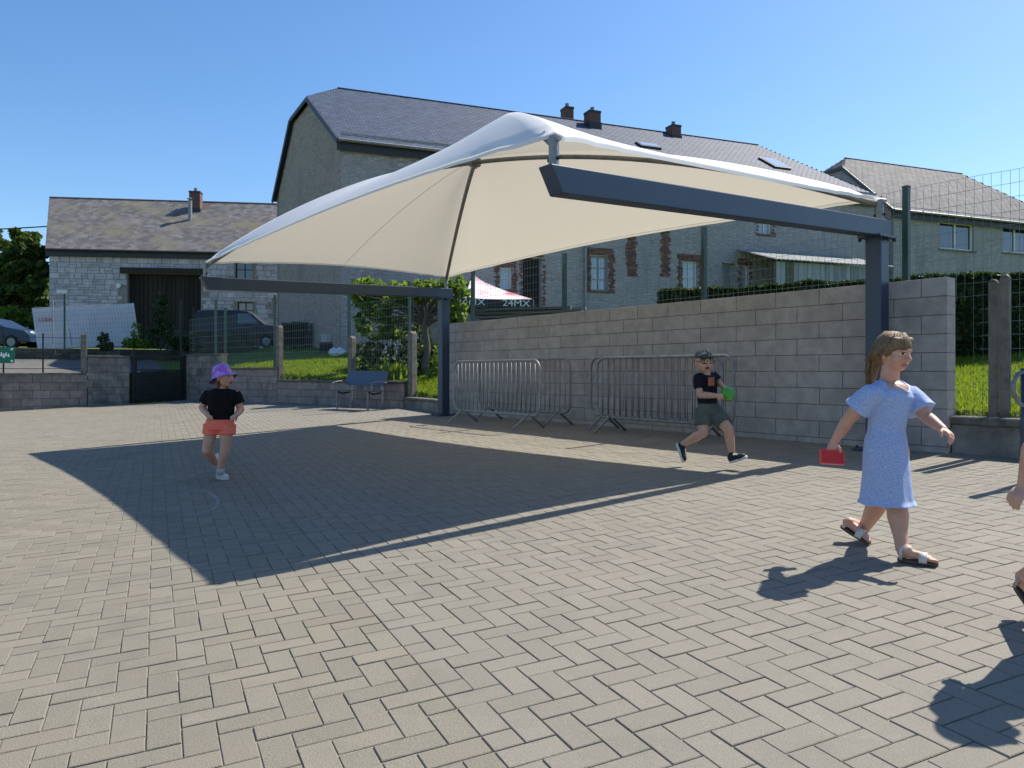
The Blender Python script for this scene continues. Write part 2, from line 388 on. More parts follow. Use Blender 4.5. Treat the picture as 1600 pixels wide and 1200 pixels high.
IX, IY = np.meshgrid(np.arange(-190, 140), np.arange(-60, 260), indexing='ij')
IX = IX.ravel(); IY = IY.ravel()
CX = PO.x + PB.x * (IX + .5) * U + PA.x * (IY + .5) * U; CY = PO.y + PB.y * (IX + .5) * U + PA.y * (IY + .5) * U
ok = inside(COURT, CX, CY) & (CY > .9) & (np.abs(CX) < .667 * CY + 2.6)
new, old = [], []
for ix, iy, cx, cy in zip(IX[ok], IY[ok], CX[ok], CY[ok]):
    right = ix >= 0
    q = (ix + iy + (0 if right else 1)) % 4
    if q == 0: x0, x1, y0, y1 = ix, ix + 2, iy, iy + 1
    elif q == 2: x0, x1, y0, y1 = ix, ix + 1, iy, iy + 2
    elif q == 1 and ix == 0: x0, x1, y0, y1 = 0, 1, iy, iy + 1      # half stone at the seam
    else: continue
    if not right: x1 = min(x1, 0)
    mx, my = (x0 + x1) / 2 * U, (y0 + y1) / 2 * U
    x = PO.x + PB.x * mx + PA.x * my; y = PO.y + PB.y * mx + PA.y * my
    g = .0038 if right else .0048
    o = V((x, y, court(x, y) + random.uniform(-.0016, .0016)))
    r = [random.gauss(0, .0035) for _ in range(3)]
    b = (B3 + A3 * r[0] * .8 + N3 * r[1]).normalized(); nn = (N3 - B3 * r[1] + A3 * r[2]).normalized(); a = nn.cross(b).normalized()
    (new if right else old).append((o, b, a, nn, (x1 - x0) * U - g * random.uniform(.6, 1.1), (y1 - y0) * U - g * random.uniform(1.5, 2.2), .05, .0025))
near = lambda it: -1e3 if False else (it[0].y if abs(it[0].x) < .667 * it[0].y + .08 and it[0].y > 2.15 else 99)
both = sorted([(near(i), 0, k, i) for k, i in enumerate(new)] + [(near(i), 1, k, i) for k, i in enumerate(old)], key=lambda q: q[:3])
keep = both[:300]; kid = {(q[1], q[2]) for q in keep}
for _, f, k, it in keep:
    mt = M['paver_old'] if f else M['paver_new']
    piece('paving_stone', ch_mesh('paving_stone', round(it[4], 3), round(it[5], 3), it[6], it[7], mt), frame(it[0], it[1], it[2], it[3]), yard)
ch_many('paving_stones', [it for k, it in enumerate(new) if (0, k) not in kid], M['paver_new'], yard)
ch_many('weathered_paving_stones', [it for k, it in enumerate(old) if (1, k) not in kid], M['paver_old'], yard)

# ================================================================== terrain beyond the walls
xs = np.concatenate([[-900, -500, -300, -200, -140, -100, -75, -60, -50, -42, -36, -31, -27], np.arange(-24, 16, .3), [16.5, 18, 20, 23, 27, 32, 40, 55, 80, 120, 200, 400, 900]])
ys = np.concatenate([[-300, -100, -50, -25, -15], np.arange(-9, 34, .3), [34.5, 36, 38, 40, 43, 47, 52, 60, 75, 100, 150, 250, 400, 700, 1200]])
GX, GY = np.meshgrid(xs, ys, indexing='ij'); nx, ny = GX.shape
GZ = terrain(GX, GY)
cen = inside(COURT, GX, GY)
def seg_dist(a, b):
    a = V(a); b = V(b); d = b - a; L = d.length; d = d / L
    t = np.clip((GX - a.x) * d.x + (GY - a.y) * d.y, 0, L)
    return np.hypot(GX - a.x - d.x * t, GY - a.y - d.y * t)
dist = np.full(GX.shape, 1e9)
for i in range(len(COURT)): dist = np.minimum(dist, seg_dist((*COURT[i], 0), (*COURT[(i + 1) % len(COURT)], 0)))
low = cen | (dist < .31)
GZ = np.where(low, court(GX, GY) - .6, GZ)
GZ = np.where(GY < -8.5, court(GX, GY) - .4, GZ)
idx = np.arange(nx * ny).reshape(nx, ny)
fc = np.stack([idx[:-1, :-1], idx[1:, :-1], idx[1:, 1:], idx[:-1, 1:]], -1).reshape(-1, 4)
me = np_mesh('lawn', np.stack([GX, GY, GZ], -1).reshape(-1, 3), fc, mats=[M['lawn']])
me.polygons.foreach_set('use_smooth', [True] * len(me.polygons))
lawn = struct(bpy.data.objects.new('lawn', me)); link(lawn)
# asphalt drive behind the left wall
m = MB(); pts = []
for t in np.linspace(-1.2, 13, 16):
    a = G0 + D2 * float(t) - N2 * .32; b = G0 + D2 * float(t) - N2 * 5.25
    pts.append([(p.x, p.y, hz(p.x, p.y) + .03) for p in (a, a.lerp(b, .33), a.lerp(b, .66), b)])
m.loft(pts, cap=False); m.f = [q for i, q in enumerate(m.f) if i % 4 != 3]; m.t = m.t[:len(m.f)]
struct(m.build('drive', M['asphalt']))

# ================================================================== block retaining wall
wall_top = CAM_Z + 1.005
wall = thing('block_wall', 'long grey wall of large concrete blocks behind the crowd barriers', 'wall', (WALL0.x, WALL0.y, .39))
KE = 16.45; LW = KE * .6
m = MB()
m.box(WALL0 + WD * (LW / 2) - WN * .105 + UP * (wall_top + .1) / 2, (WD, WN, UP), (LW / 2 - .006, .093, (wall_top - .1) / 2 - .004))
m.build('mortar_core', M['mortar'], wall)
items = []
for r in range(10):
    zt = wall_top - r * .2; edges = [0] + ([k for k in np.arange(1, 17)] if r % 2 == 0 else [k + .5 for k in range(0, 17)]) + [KE]
    edges = sorted({float(e) for e in edges if e <= KE})
    for e0, e1 in zip(edges[:-1], edges[1:]):
        if e1 - e0 < .05: continue
        h = .194; zc = zt - .1
        c = WALL0 + WD * ((e0 + e1) / 2 * .6) + UP * zc + WN * random.uniform(-.0015, .002)
        items.append((c, WD, UP, WN * -1 * -1, (e1 - e0) * .6 - .006, h, .19, .004))
lay_pieces('concrete_block', items, M['block'], wall, 300)

# low wall and coping to the right of it
lw = thing('low_concrete_wall', 'low weathered concrete wall right of the block wall under the fence', 'wall', (5, 7.5, .45))
zt = CAM_Z - .47; its = []; cps = []
s0 = WALL0 - WN * .06
k = LW + .01
while k < 18:
    c = s0 + WD * (k + .325)
    its.append((c + UP * (zt - .09 - .2), WD, UP, WN, .64, .42, .15, .008)); k += .65
lay_pieces('wall_panel', its, M['greyblock'], lw)
k = LW + .01
while k < 18:
    c = s0 + WD * (k + .5) + WN * .04
    cps.append((c + UP * (zt - .04), WD, UP, WN, .99, .085, .24, .012)); k += 1.0
lay_pieces('coping_stone', cps, M['coping'], lw)

def masonry_wall(name, label, P, D, N, secs, bl, bh, mat, mato, cope=.06, thick=.2):
    w = thing(name, label, 'wall', (P.x, P.y, court(P.x, P.y)))
    its = []; cps = []; core = MB()
    for (t0, t1, tr) in secs:
        zt = CAM_Z + tr; L = t1 - t0; mid = P + D * ((t0 + t1) / 2)
        zb = min(court(*(P + D * t0).xy), court(*(P + D * t1).xy)) - .08
        core.box(mid - N * (thick / 2 + .006) + UP * ((zt - cope + zb) / 2), (D, N, UP), (L / 2 - .004, thick / 2 - .012, (zt - cope - zb) / 2 - .003))
        z = zt - cope; r = 0
        while z - bh * .3 > zb:
            e = t0 - (bl * .5 if r % 2 else random.uniform(0, .06))
            while e < t1 - .02:
                ln = bl * random.choice([1, 1, 1, .92, 1.06]); a = max(e, t0); b = min(e + ln, t1)
                if b - a > .06:
                    its.append((P + D * ((a + b) / 2) + UP * (z - bh / 2) + N * random.uniform(-.003, .004), D, UP, N, b - a - .009, bh - .009, .12, .008))
                    if t1 - t0 < 2.6: pass
                e += ln
            z -= bh; r += 1
        e = t0
        while e < t1 - .02:
            b = min(e + .9, t1)
            if t1 - b < .2: b = t1
            cps.append((P + D * ((e + b) / 2) + UP * (zt - cope / 2) + N * .035, D, UP, N, b - e - .006, cope, thick + .07, .012)); e = b
    core.build('mortar_core', M['mortar'], w)
    # D x UP must equal N for outward faces
    fix = lambda L: [(o, -x if x.cross(u).dot(nn) < 0 else x, u, nn, a, b, c, d) for (o, x, u, nn, a, b, c, d) in L]
    lay_pieces('wall_block', fix(its), mat, w); lay_pieces('coping_stone', fix(cps), mato, w)
    # end faces are covered by the returning blocks
    return w
N1 = N1 if N1.dot(-P1) > 0 else -N1
N2 = N2 if N2.dot(-G0) > 0 else -N2
masonry_wall('gate_pier_wall', 'tall grey block pier right of the dark gate', P1, D1, N1, [(0, 2.42, .58)], .42, .21, M['greyblock'], M['coping'])
masonry_wall('garden_wall', 'low pinkish block garden wall behind the blue bench', P1, D1, N1, [(2.43, 5.69, .13), (5.70, L1, -.22)], .5, .2, M['pinkblock'], M['coping'])
DS = (V((-1.40, 15.9, 0)) - P1E); LS = DS.length; DS.normalize(); NS = V((DS.y, -DS.x, 0)); NS = NS if NS.dot(-P1E) > 0 else -NS
masonry_wall('short_wall', 'short low mossy wall beside the far canopy post', P1E + DS * .02, DS, NS, [(0, LS - .05, -.59)], .6, .24, M['greyblock'], M['coping'])
masonry_wall('gate_pier_wall', 'stained grey block pier left of the dark gate', G0, D2, N2, [(0, 1.17, .51)], .42, .235, M['greyblock'], M['coping'])
masonry_wall('boundary_wall', 'low stained block wall under the iron railing at the left', G0, D2, N2, [(1.18, 11, -.03)], .5, .24, mk('stained_block', (.27, .225, .20), (.18, .16, .145), scale=4, detail=7, rough=.92, bump=.4, bscale=90, tint=.16, stain=(.085, .08, .075), sscale=1.3, slo=.5, shi=.75), M['coping'])

# ================================================================== gate
gt = thing('garden_gate', 'dark metal gate with horizontal slats between two block piers', 'gate', (G0.x, G0.y, court(G0.x, G0.y)))
ga = G0 + D2 * -.06; gb = P1 + D1 * -.06; gd = (gb - ga); gl = gd.length; gd.normalize(); gn = V((gd.y, -gd.x, 0))
zb = court(*((ga + gb) / 2).xy); ztop = CAM_Z + .66
for s in (0.05, gl - .05): MB().box(ga + gd * s + UP * ((zb + ztop) / 2), (gd, gn, UP), (.045, .045, (ztop - zb) / 2)).build('gate_post', M['black_metal'], gt)
fr = MB()
for s in (.14, gl - .14): fr.box(ga + gd * s + UP * (zb + .78), (gd, gn, UP), (.025, .025, .72))
for z in (.07, 1.04, 1.49): fr.box(ga + gd * gl / 2 + UP * (zb + z), (gd, gn, UP), (gl / 2 - .166, .022, .022))
fr.build('gate_frame', M['black_metal'], gt)
for i in range(12): MB().box(ga + gd * gl / 2 + UP * (zb + .135 + i * .076), (gd, gn, UP), (gl / 2 - .167, .008, .032)).build('slat', M['black_metal'], gt)
mm = MB()
for i in range(18): mm.bar(ga + gd * (.17 + (gl - .34) * i / 17) + UP * (zb + 1.06), ga + gd * (.17 + (gl - .34) * i / 17) + UP * (zb + 1.47), .006, .006, up=gn)
mm.build('wire_mesh', M['black_metal'], gt, kind='stuff')
MB().box(ga + gd * .2 + gn * .04 + UP * (zb + .98), (gd, gn, UP), (.05, .02, .012)).build('handle', M['galv'], gt)

# ================================================================== fences
def wire_fence(name, label, P, D, L, z0f, z1f, posts, concrete, step=.085, hs=.14, r=.0021, wmat='wire', pr=.032, cat='fence', ztop_abs=None):
    f = thing(name, label, cat, (P.x, P.y, float(z0f(0))))
    mm = MB(); t = 0.0; wob = lambda: random.uniform(-.006, .006)
    nrm = V((D.y, -D.x, 0))
    while t <= L:
        b = P + D * t; z0 = z0f(t); z1 = z1f(t); zm = (z0 + z1) / 2
        mm.tube([V((b.x, b.y, z0)) + D * wob(), V((b.x, b.y, zm)) + D * wob() + nrm * wob(), V((b.x, b.y, z1)) + D * wob()], r, 3, cap=False); t += step
    zmin = min(z0f(t) for t in np.linspace(0, L, 20)); zmax = max(z1f(t) for t in np.linspace(0, L, 20)); z = zmax
    while z > zmin:
        run = []
        for t in np.linspace(0, L, max(int(L / .3), 2)):
            inr = z >= z0f(t) - .001 and z <= z1f(t) + .001
            if inr: b = P + D * float(t); run.append(V((b.x, b.y, z + wob())))
            if (not inr or t == L) and len(run) > 1: mm.tube(run, r * 1.1, 3, cap=False); run = []
            elif not inr: run = []
        z -= hs
    mm.build('wire_mesh', M[wmat], f, kind='stuff')
    for (t, zt) in posts:
        b = P + D * t - nrm * .03 * (1 if nrm.dot(-P) > 0 else -1)
        q = MB(); q.box((b.x, b.y, (z0f(t) - .3 + zt) / 2), (D, nrm, UP), (pr, pr, (zt - z0f(t) + .3) / 2)); q.box((b.x, b.y, zt + .008), (D, nrm, UP), (pr + .004, pr + .004, .008))
        q.build('fence_post', M['green_post'], f)
    for (t, zb, zt, w) in concrete:
        b = P + D * t; q = MB()
        q.prism([b - D * w - nrm * w + UP * zb, b + D * w - nrm * w + UP * zb, b + D * w + nrm * w + UP * zb, b - D * w + nrm * w + UP * zb], UP * (zt - zb))
        q.prism([b - D * w * .98 - nrm * w + UP * zt, b + D * w * .98 - nrm * w + UP * zt, b + D * w * .3 + UP * (zt + w * .7) - nrm * w, b - D * w * .3 + UP * (zt + w * .7) - nrm * w], nrm * 2 * w)
        q.build('concrete_post', M['concrete_post'], f, bevel=.012)
    return f
def wt(px, off=0.0):                   # distance along the block wall line for a pixel column
    c = (px - 800) / F_PX; p = WALL0 - WN * off
    return (c * p.y - p.x) / (WD.x - c * WD.y)
zt = CAM_Z + 2.06
wire_fence('wire_fence', 'tall green wire fence standing behind the grey block wall', WALL0 - WN * .24, WD, 16.5,
           lambda t: (wall_top - .25) if t < LW + .12 else CAM_Z - .5, lambda t: zt,
           [(wt(737, .24), zt), (wt(880, .24), zt), (wt(1098, .24), zt), (wt(1414, .24), zt + .03), (wt(1720, .24), zt)], 
           [(wt(1553, .24), CAM_Z - .6, CAM_Z + .93, .042), (wt(1571, .24), CAM_Z - .6, CAM_Z + .97, .042)])
def t1(px): c = (px - 800) / F_PX; return (c * P1.y - P1.x) / (D1.x - c * D1.y)
def top1(t): return CAM_Z + (.58 if t < 2.42 else .13 if t < 5.69 else -.22)
wire_fence('wire_fence', 'wire mesh fence with concrete posts on the pinkish garden wall', P1 - N1 * .12, D1, L1 + .3, lambda t: top1(t) + .0, lambda t: CAM_Z + 1.75, 
           [(t1(330), CAM_Z + 2.3), (t1(345), CAM_Z + 2.0), (t1(422), CAM_Z + 2.2), (t1(538), CAM_Z + 2.15), (t1(632), CAM_Z + 2.12)],
           [(t1(431), CAM_Z - .3, CAM_Z + 1.27, .075), (t1(544), CAM_Z - .3, CAM_Z + .86, .075), (t1(638), CAM_Z - .7, CAM_Z + .9, .08)], step=.1, hs=.2, r=.003, wmat='wire', pr=.03)
# iron railing on the left wall
rl = thing('iron_railing', 'thin dark iron railing along the low wall at the left', 'railing', (G0.x, G0.y, CAM_Z))
b0 = G0 + D2 * 1.25 - N2 * .1
def t2(px): c = (px - 800) / F_PX; return (c * G0.y - G0.x) / (D2.x - c * D2.y)
for px in (67, 5, -70, -150):
    t = t2(px); p = G0 + D2 * t - N2 * .1
    MB().box(p + UP * (CAM_Z + .56), (D2, N2, UP), (.022, .022, .62)).build('railing_post', M['black_metal'], rl)
for z in (1.05, .70, .40, .1):
    MB().bar(b0 + UP * (CAM_Z + z), G0 + D2 * 11 - N2 * .1 + UP * (CAM_Z + z), .016, .016).build('rail', M['black_metal'], rl)
t = t2(131); p = G0 + D2 * t - N2 * .1; q = MB()
q.box(p + UP * (CAM_Z + .45), (D2, N2, UP), (.085, .075, .72)); q.build('concrete_post', M['concrete_post'], rl, bevel=.012)
# assembly point sign
sg = thing('assembly_sign', 'green assembly point sign with white figures and arrows on the railing', 'sign', (-15, 23, 1.2))
t = t2(6); sp = G0 + D2 * t + N2 * .02 + UP * (CAM_Z + .5); sx = -D2; sw = .27
MB().box(sp, (sx, UP, N2), (sw, sw * .9, .008)).build('panel', plain('sign_green', (.004, .15, .085), .45), sg, bevel=.004)
WH = plain('sign_white', (.78, .8, .78), .5)
sn = N2 * .0105
pic = MB()
for i, (x, y, s) in enumerate(((-.12, -.02, .8), (-.06, .01, .9), (0, -.03, 1.05), (.06, .01, .9), (.12, -.02, .8))):
    c = sp + sx * x + UP * (y + .02) + sn
    pic.add([c + sx * (.022 * s * math.cos(a * math.pi / 5)) + UP * (.022 * s * math.sin(a * math.pi / 5) + .035 * s) for a in range(10)], [tuple(range(10))])
    pic.add([c + sx * u * s + UP * v * s for u, v in ((-.026, -.07), (.026, -.07), (.03, -.01), (.014, .012), (-.014, .012), (-.03, -.01))], [tuple(range(6))])
pic.build('figures', WH, sg)
for ix in (-1, 1):
    for iy in (-1, 1):
        a = MB(); c = sp + sx * (ix * .205) + UP * (iy * .18) + sn; d1 = (sx * -ix + UP * -iy).normalized(); d2 = V(d1).cross(N2)
        a.add([c + d1 * u + d2 * v for u, v in ((.05, 0), (0, .045), (0, .014), (-.045, .014), (-.045, -.014), (0, -.014), (0, -.045))], [tuple(range(7))]); a.build('arrow', WH, sg)
# ================================================================== shade canopy
cn = thing('shade_canopy', 'large white tensioned membrane canopy on two dark cantilever posts', 'canopy', (1.3, 12, court(1.3, 12)))
BD = V((-.8, -.6, 0))
POSTS = [V((-1.372, 15.4, 0)), V((4.04, 8.5, 0))]
BEAM_L = [4.67, 4.74]
CORN = {}
bolt = MB(); bolt.tube([(0, 0, -.03), (0, 0, .0)], .02, 6); bolt.tube([(0, 0, 0), (0, 0, .02)], .012, 6); bolt_me = bolt.mesh('bolt', M['black_metal'])
for i, P in enumerate(POSTS):
    zg = court(P.x, P.y); SD = V((-BD.y, BD.x, 0))
    zb = CAM_Z + (1.49, 1.50)[i]; ze = CAM_Z + (1.35, 1.315)[i]
    po = MB().box(P + UP * ((zg + zb) / 2), (BD, SD, UP), (.09, .09, (zb - zg) / 2)).build('post', M['anthracite'], cn, bevel=.012)
    MB().box(P + UP * (zg + .012), (BD, SD, UP), (.19, .19, .012)).build('base_plate', M['anthracite'], po)
    for a in (-1, 1):
        for b in (-1, 1): piece('bolt', bolt_me, Matrix.Translation(P + BD * .15 * a + SD * .15 * b + UP * (zg + .035)), po)
    MB().box(P + UP * (zb - .013), (BD, SD, UP), (.18, .13, .012)).build('flange', M['anthracite'], po)
    for a in (-1, 0, 1):
        for b in (-1, 1): piece('bolt', bolt_me, Matrix.Translation(P + BD * .15 * a + SD * .115 * b + UP * (zb - .03)), po)
    # beam with slanted free end
    L = BEAM_L[i]; h0 = .185; h1 = .205; q0 = P - BD * .17 + UP * (zb + .001); q1 = P + BD * L + UP * ze
    prof = [q0, q1 - BD * .10, q1 + BD * .015 + UP * h1, q0 + UP * h0]
    bm_ = MB().prism([p - SD * .075 for p in prof], SD * .15).build('beam', M['anthracite'], cn, bevel=.010)
    CORN['CD'[i]] = P + BD * -.06 + UP * (CAM_Z + 1.86)
    CORN['BA'[i]] = P + BD * (L - .08) + UP * (CAM_Z + (1.745, 1.70)[i])
    for nm, base, top in (('p', P + BD * -.06 + UP * (zb + h0), CORN['CD'[i]]), ('f', P + BD * (L - .08) + UP * (ze + h1 - .005), CORN['BA'[i]])):
        ms = MB().tube([base, top + UP * .05], .04, 12).build('corner_mast', M['galv'], cn, smooth=False)
        MB().tube([base.lerp(top, .35) - SD * .065, base.lerp(top, .35) + SD * .065], .014, 8).build('bolt', M['black_metal'], ms)
        MB().tube([top + UP * .02 - SD * .06 , top + UP * .02 + SD * .06], .02, 8).build('bolt', M['galv'], ms)
CEN = V((-.51, 10.57, CAM_Z + 2.93))
EXPN = {'A': 2.15, 'B': 2.0, 'C': 1.35, 'D': 2.0}
def rib(k, q, dz=0.0):
    c = CORN[k] + UP * .03; p = CEN.lerp(c, q); p.z = CEN.z - (CEN.z - c.z) * (abs(q) ** EXPN[k]) + dz
    return p
def arch(k1, k2, nm):
    pts = [rib(k1, q, -.045) for q in np.linspace(1, 0, 22)] + [rib(k2, q, -.045) for q in np.linspace(0, 1, 22)[1:]]
    # round the crest
    for _ in range(3): pts = [pts[0]] + [(pts[i - 1] + pts[i] * 2 + pts[i + 1]) / 4 for i in range(1, len(pts) - 1)] + [pts[-1]]
    return MB().tube(pts, .03, 10).build(nm, M['galv_dull'], cn, smooth=True)
arch('B', 'D', 'arch'); arch('C', 'A', 'arch')
hub = MB(); hub.box(CEN - UP * .05, ((.9, .3, 0), (-.3, .9, 0), UP), (.07, .05, .05)); hub.tube([CEN + UP * -.13, CEN], .03, 8); hub.build('hub', M['galv_dull'], cn)
ORDER = 'BADC'; DELTA = {'BA': .15, 'AD': .045, 'DC': .075, 'CB': .06}
NQ, NW = 44, 40
def mem(k1, k2, q, w):
    qe = q * (1 - DELTA[k1 + k2] * 4 * w * (1 - w) * q)
    a = rib(k1, qe); b = rib(k2, qe); p = a.lerp(b, w)
    # the cloth is drawn over the rib, so it is rounded where it crosses it
    e = min(w, 1 - w); p.z += .05 * math.exp(-(e / .15) ** 2) * min(1, qe * 3) * (1 if q < .97 else .6)
    p.z -= .05 * math.sin(math.pi * w) * math.sin(math.pi * min(qe, 1))
    return p
mb = MB(); cols = []
for s in range(4):
    k1, k2 = ORDER[s], ORDER[(s + 1) % 4]
    for j in range(NW): cols.append([mem(k1, k2, q, j / NW) for q in np.linspace(0.0, 1, NQ)])
# fine tension creases close to the corners
nC = len(cols)
for ci, c in enumerate(cols):
    w = (ci % NW) / NW; e = min(w, 1 - w)
    for qi, p in enumerate(c):
        q = qi / (NQ - 1)
        if q > .8: p.z += .014 * math.sin(ci * 2.1) * (q - .8) / .2 * math.exp(-e * 9)
vs = [CEN + UP * .035]; fs = []
for c in cols: vs += c[1:]
NR = NQ - 1
for ci in range(nC):
    cj = (ci + 1) % nC
    fs.append((0, 1 + ci * NR, 1 + cj * NR))
    for q in range(NR - 1): fs.append((1 + ci * NR + q, 1 + ci * NR + q + 1, 1 + cj * NR + q + 1, 1 + cj * NR + q))
mb.add(vs, fs)
memb = mb.build('membrane', M['membrane'], cn, smooth=True)
edge = [c[-1] for c in cols]
hem = MB()
hem.loft([[p + UP * .012, p - UP * .028 + (p - CEN).normalized() * .006] for p in edge + [edge[0]]], cap=False); hem.f = hem.f[::2]; hem.t = hem.t[::2]
hem.build('hem', M['membrane'], memb, smooth=True)
sm_mat = M['membrane']
for s in (3,):
    k1, k2 = ORDER[s], ORDER[(s + 1) % 4]
    r0 = []; 
    for q in np.linspace(.02, .995, 30):
        a = mem(k1, k2, q, .5 - .0016 / q); b = mem(k1, k2, q, .5 + .0016 / q); a.z -= .006; b.z -= .006; r0.append([a, b])
    sm = MB(); sm.loft(r0, cap=False); sm.f = sm.f[::2]; sm.t = sm.t[::2]; sm.build('seam', sm_mat, memb)
# ================================================================== buildings
def dedup_loft(mb): mb.f = mb.f[::2]; mb.t = mb.t[::2]; return mb
class Facade:
    def __init__(s, O, fu, N): s.O = V(O); s.fu = V(fu).normalized(); s.N = V(N).normalized()
    def u(s, px): c = (px - 800) / F_PX; return (c * s.O.y - s.O.x) / (s.fu.x - c * s.fu.y)
    def z(s, px, py): return CAM_Z + (HOR - py) / F_PX * (s.O.y + s.u(px) * s.fu.y)
    def P(s, u, z, out=0.0): p = s.O + s.fu * u + s.N * out; return V((p.x, p.y, z))
    def rect(s, x0, y0, x1, y1):
        xm = (x0 + x1) / 2; return (s.u(x0), s.u(x1), s.z(xm, y1), s.z(xm, y0))
def holed_wall(F, u0, u1, z0, z1, holes, dep, mat, parent):
    us = sorted({u0, u1} | {q for h in holes for q in h[:2]}); zs = sorted({z0, z1} | {q for h in holes for q in h[2:4]})
    m = MB()
    for a, b in zip(us[:-1], us[1:]):
        for c, d in zip(zs[:-1], zs[1:]):
            if any(h[0] - 1e-6 <= a and b <= h[1] + 1e-6 and h[2] - 1e-6 <= c and d <= h[3] + 1e-6 for h in holes): continue
            m.add([F.P(a, c), F.P(b, c), F.P(b, d), F.P(a, d)], [(0, 1, 2, 3)])
    for (a, b, c, d) in holes:
        f = [F.P(a, c), F.P(b, c), F.P(b, d), F.P(a, d)]; k = [F.P(a, c, -dep), F.P(b, c, -dep), F.P(b, d, -dep), F.P(a, d, -dep)]
        m.add(f + k, [(0, 1, 5, 4), (1, 2, 6, 5), (2, 3, 7, 6), (3, 0, 4, 7)])
    o = m.build('wall', mat, parent); return o
def slates(parent, name, E0, e, s, poly, w, h, mat, limit, near=True, jig=.006):
    """poly in (e,s) coordinates, E0 its origin"""
    nrm = e.cross(s).normalized(); items = []
    if nrm.z < 0: nrm = -nrm
    smax = max(p[1] for p in poly); emin = min(p[0] for p in poly); emax = max(p[0] for p in poly)
    r = 0; sy = min(p[1] for p in poly)
    tilt = .05 / h
    while sy < smax:
        ex = emin - (w / 2 if r % 2 else 0)
        n = int((emax - ex) / w) + 2; E_ = ex + w * (np.arange(n) + .5); S_ = np.full(n, sy + h * .5)
        cr = []
        for i_ in range(len(poly)):
            (xa, ya), (xb, yb) = poly[i_], poly[(i_ + 1) % len(poly)]
            if (ya > sy + h * .5) != (yb > sy + h * .5): cr.append(xa + (xb - xa) * (sy + h * .5 - ya) / (yb - ya))
        if len(cr) < 2: sy += h; r += 1; continue
        lo_, hi_ = min(cr), max(cr)
        for x in E_:
            xa, xb = max(x - w / 2, lo_), min(x + w / 2, hi_)
            if xb - xa < .05: continue
            x = (xa + xb) / 2; ww = round(xb - xa, 2)
            un = (nrm - s * tilt * .5 + e * random.gauss(0, .006)).normalized(); uy = (s - un * s.dot(un)).normalized(); ux = uy.cross(un)
            items.append((E0 + e * float(x) + s * (sy + h * .5 + random.uniform(-jig, jig)) + nrm * (.014 + random.uniform(-.002, .003)), ux, uy, un, ww - .010, h * 1.2, .022, .003))
        sy += h; r += 1
    lay_pieces(name, items, mat, parent, limit, key=lambda i: i[0].length, rest=name + '_field')
def pt(O, fu, gm, u, m, z): p = O + fu * u + gm * m; return V((p.x, p.y, z))
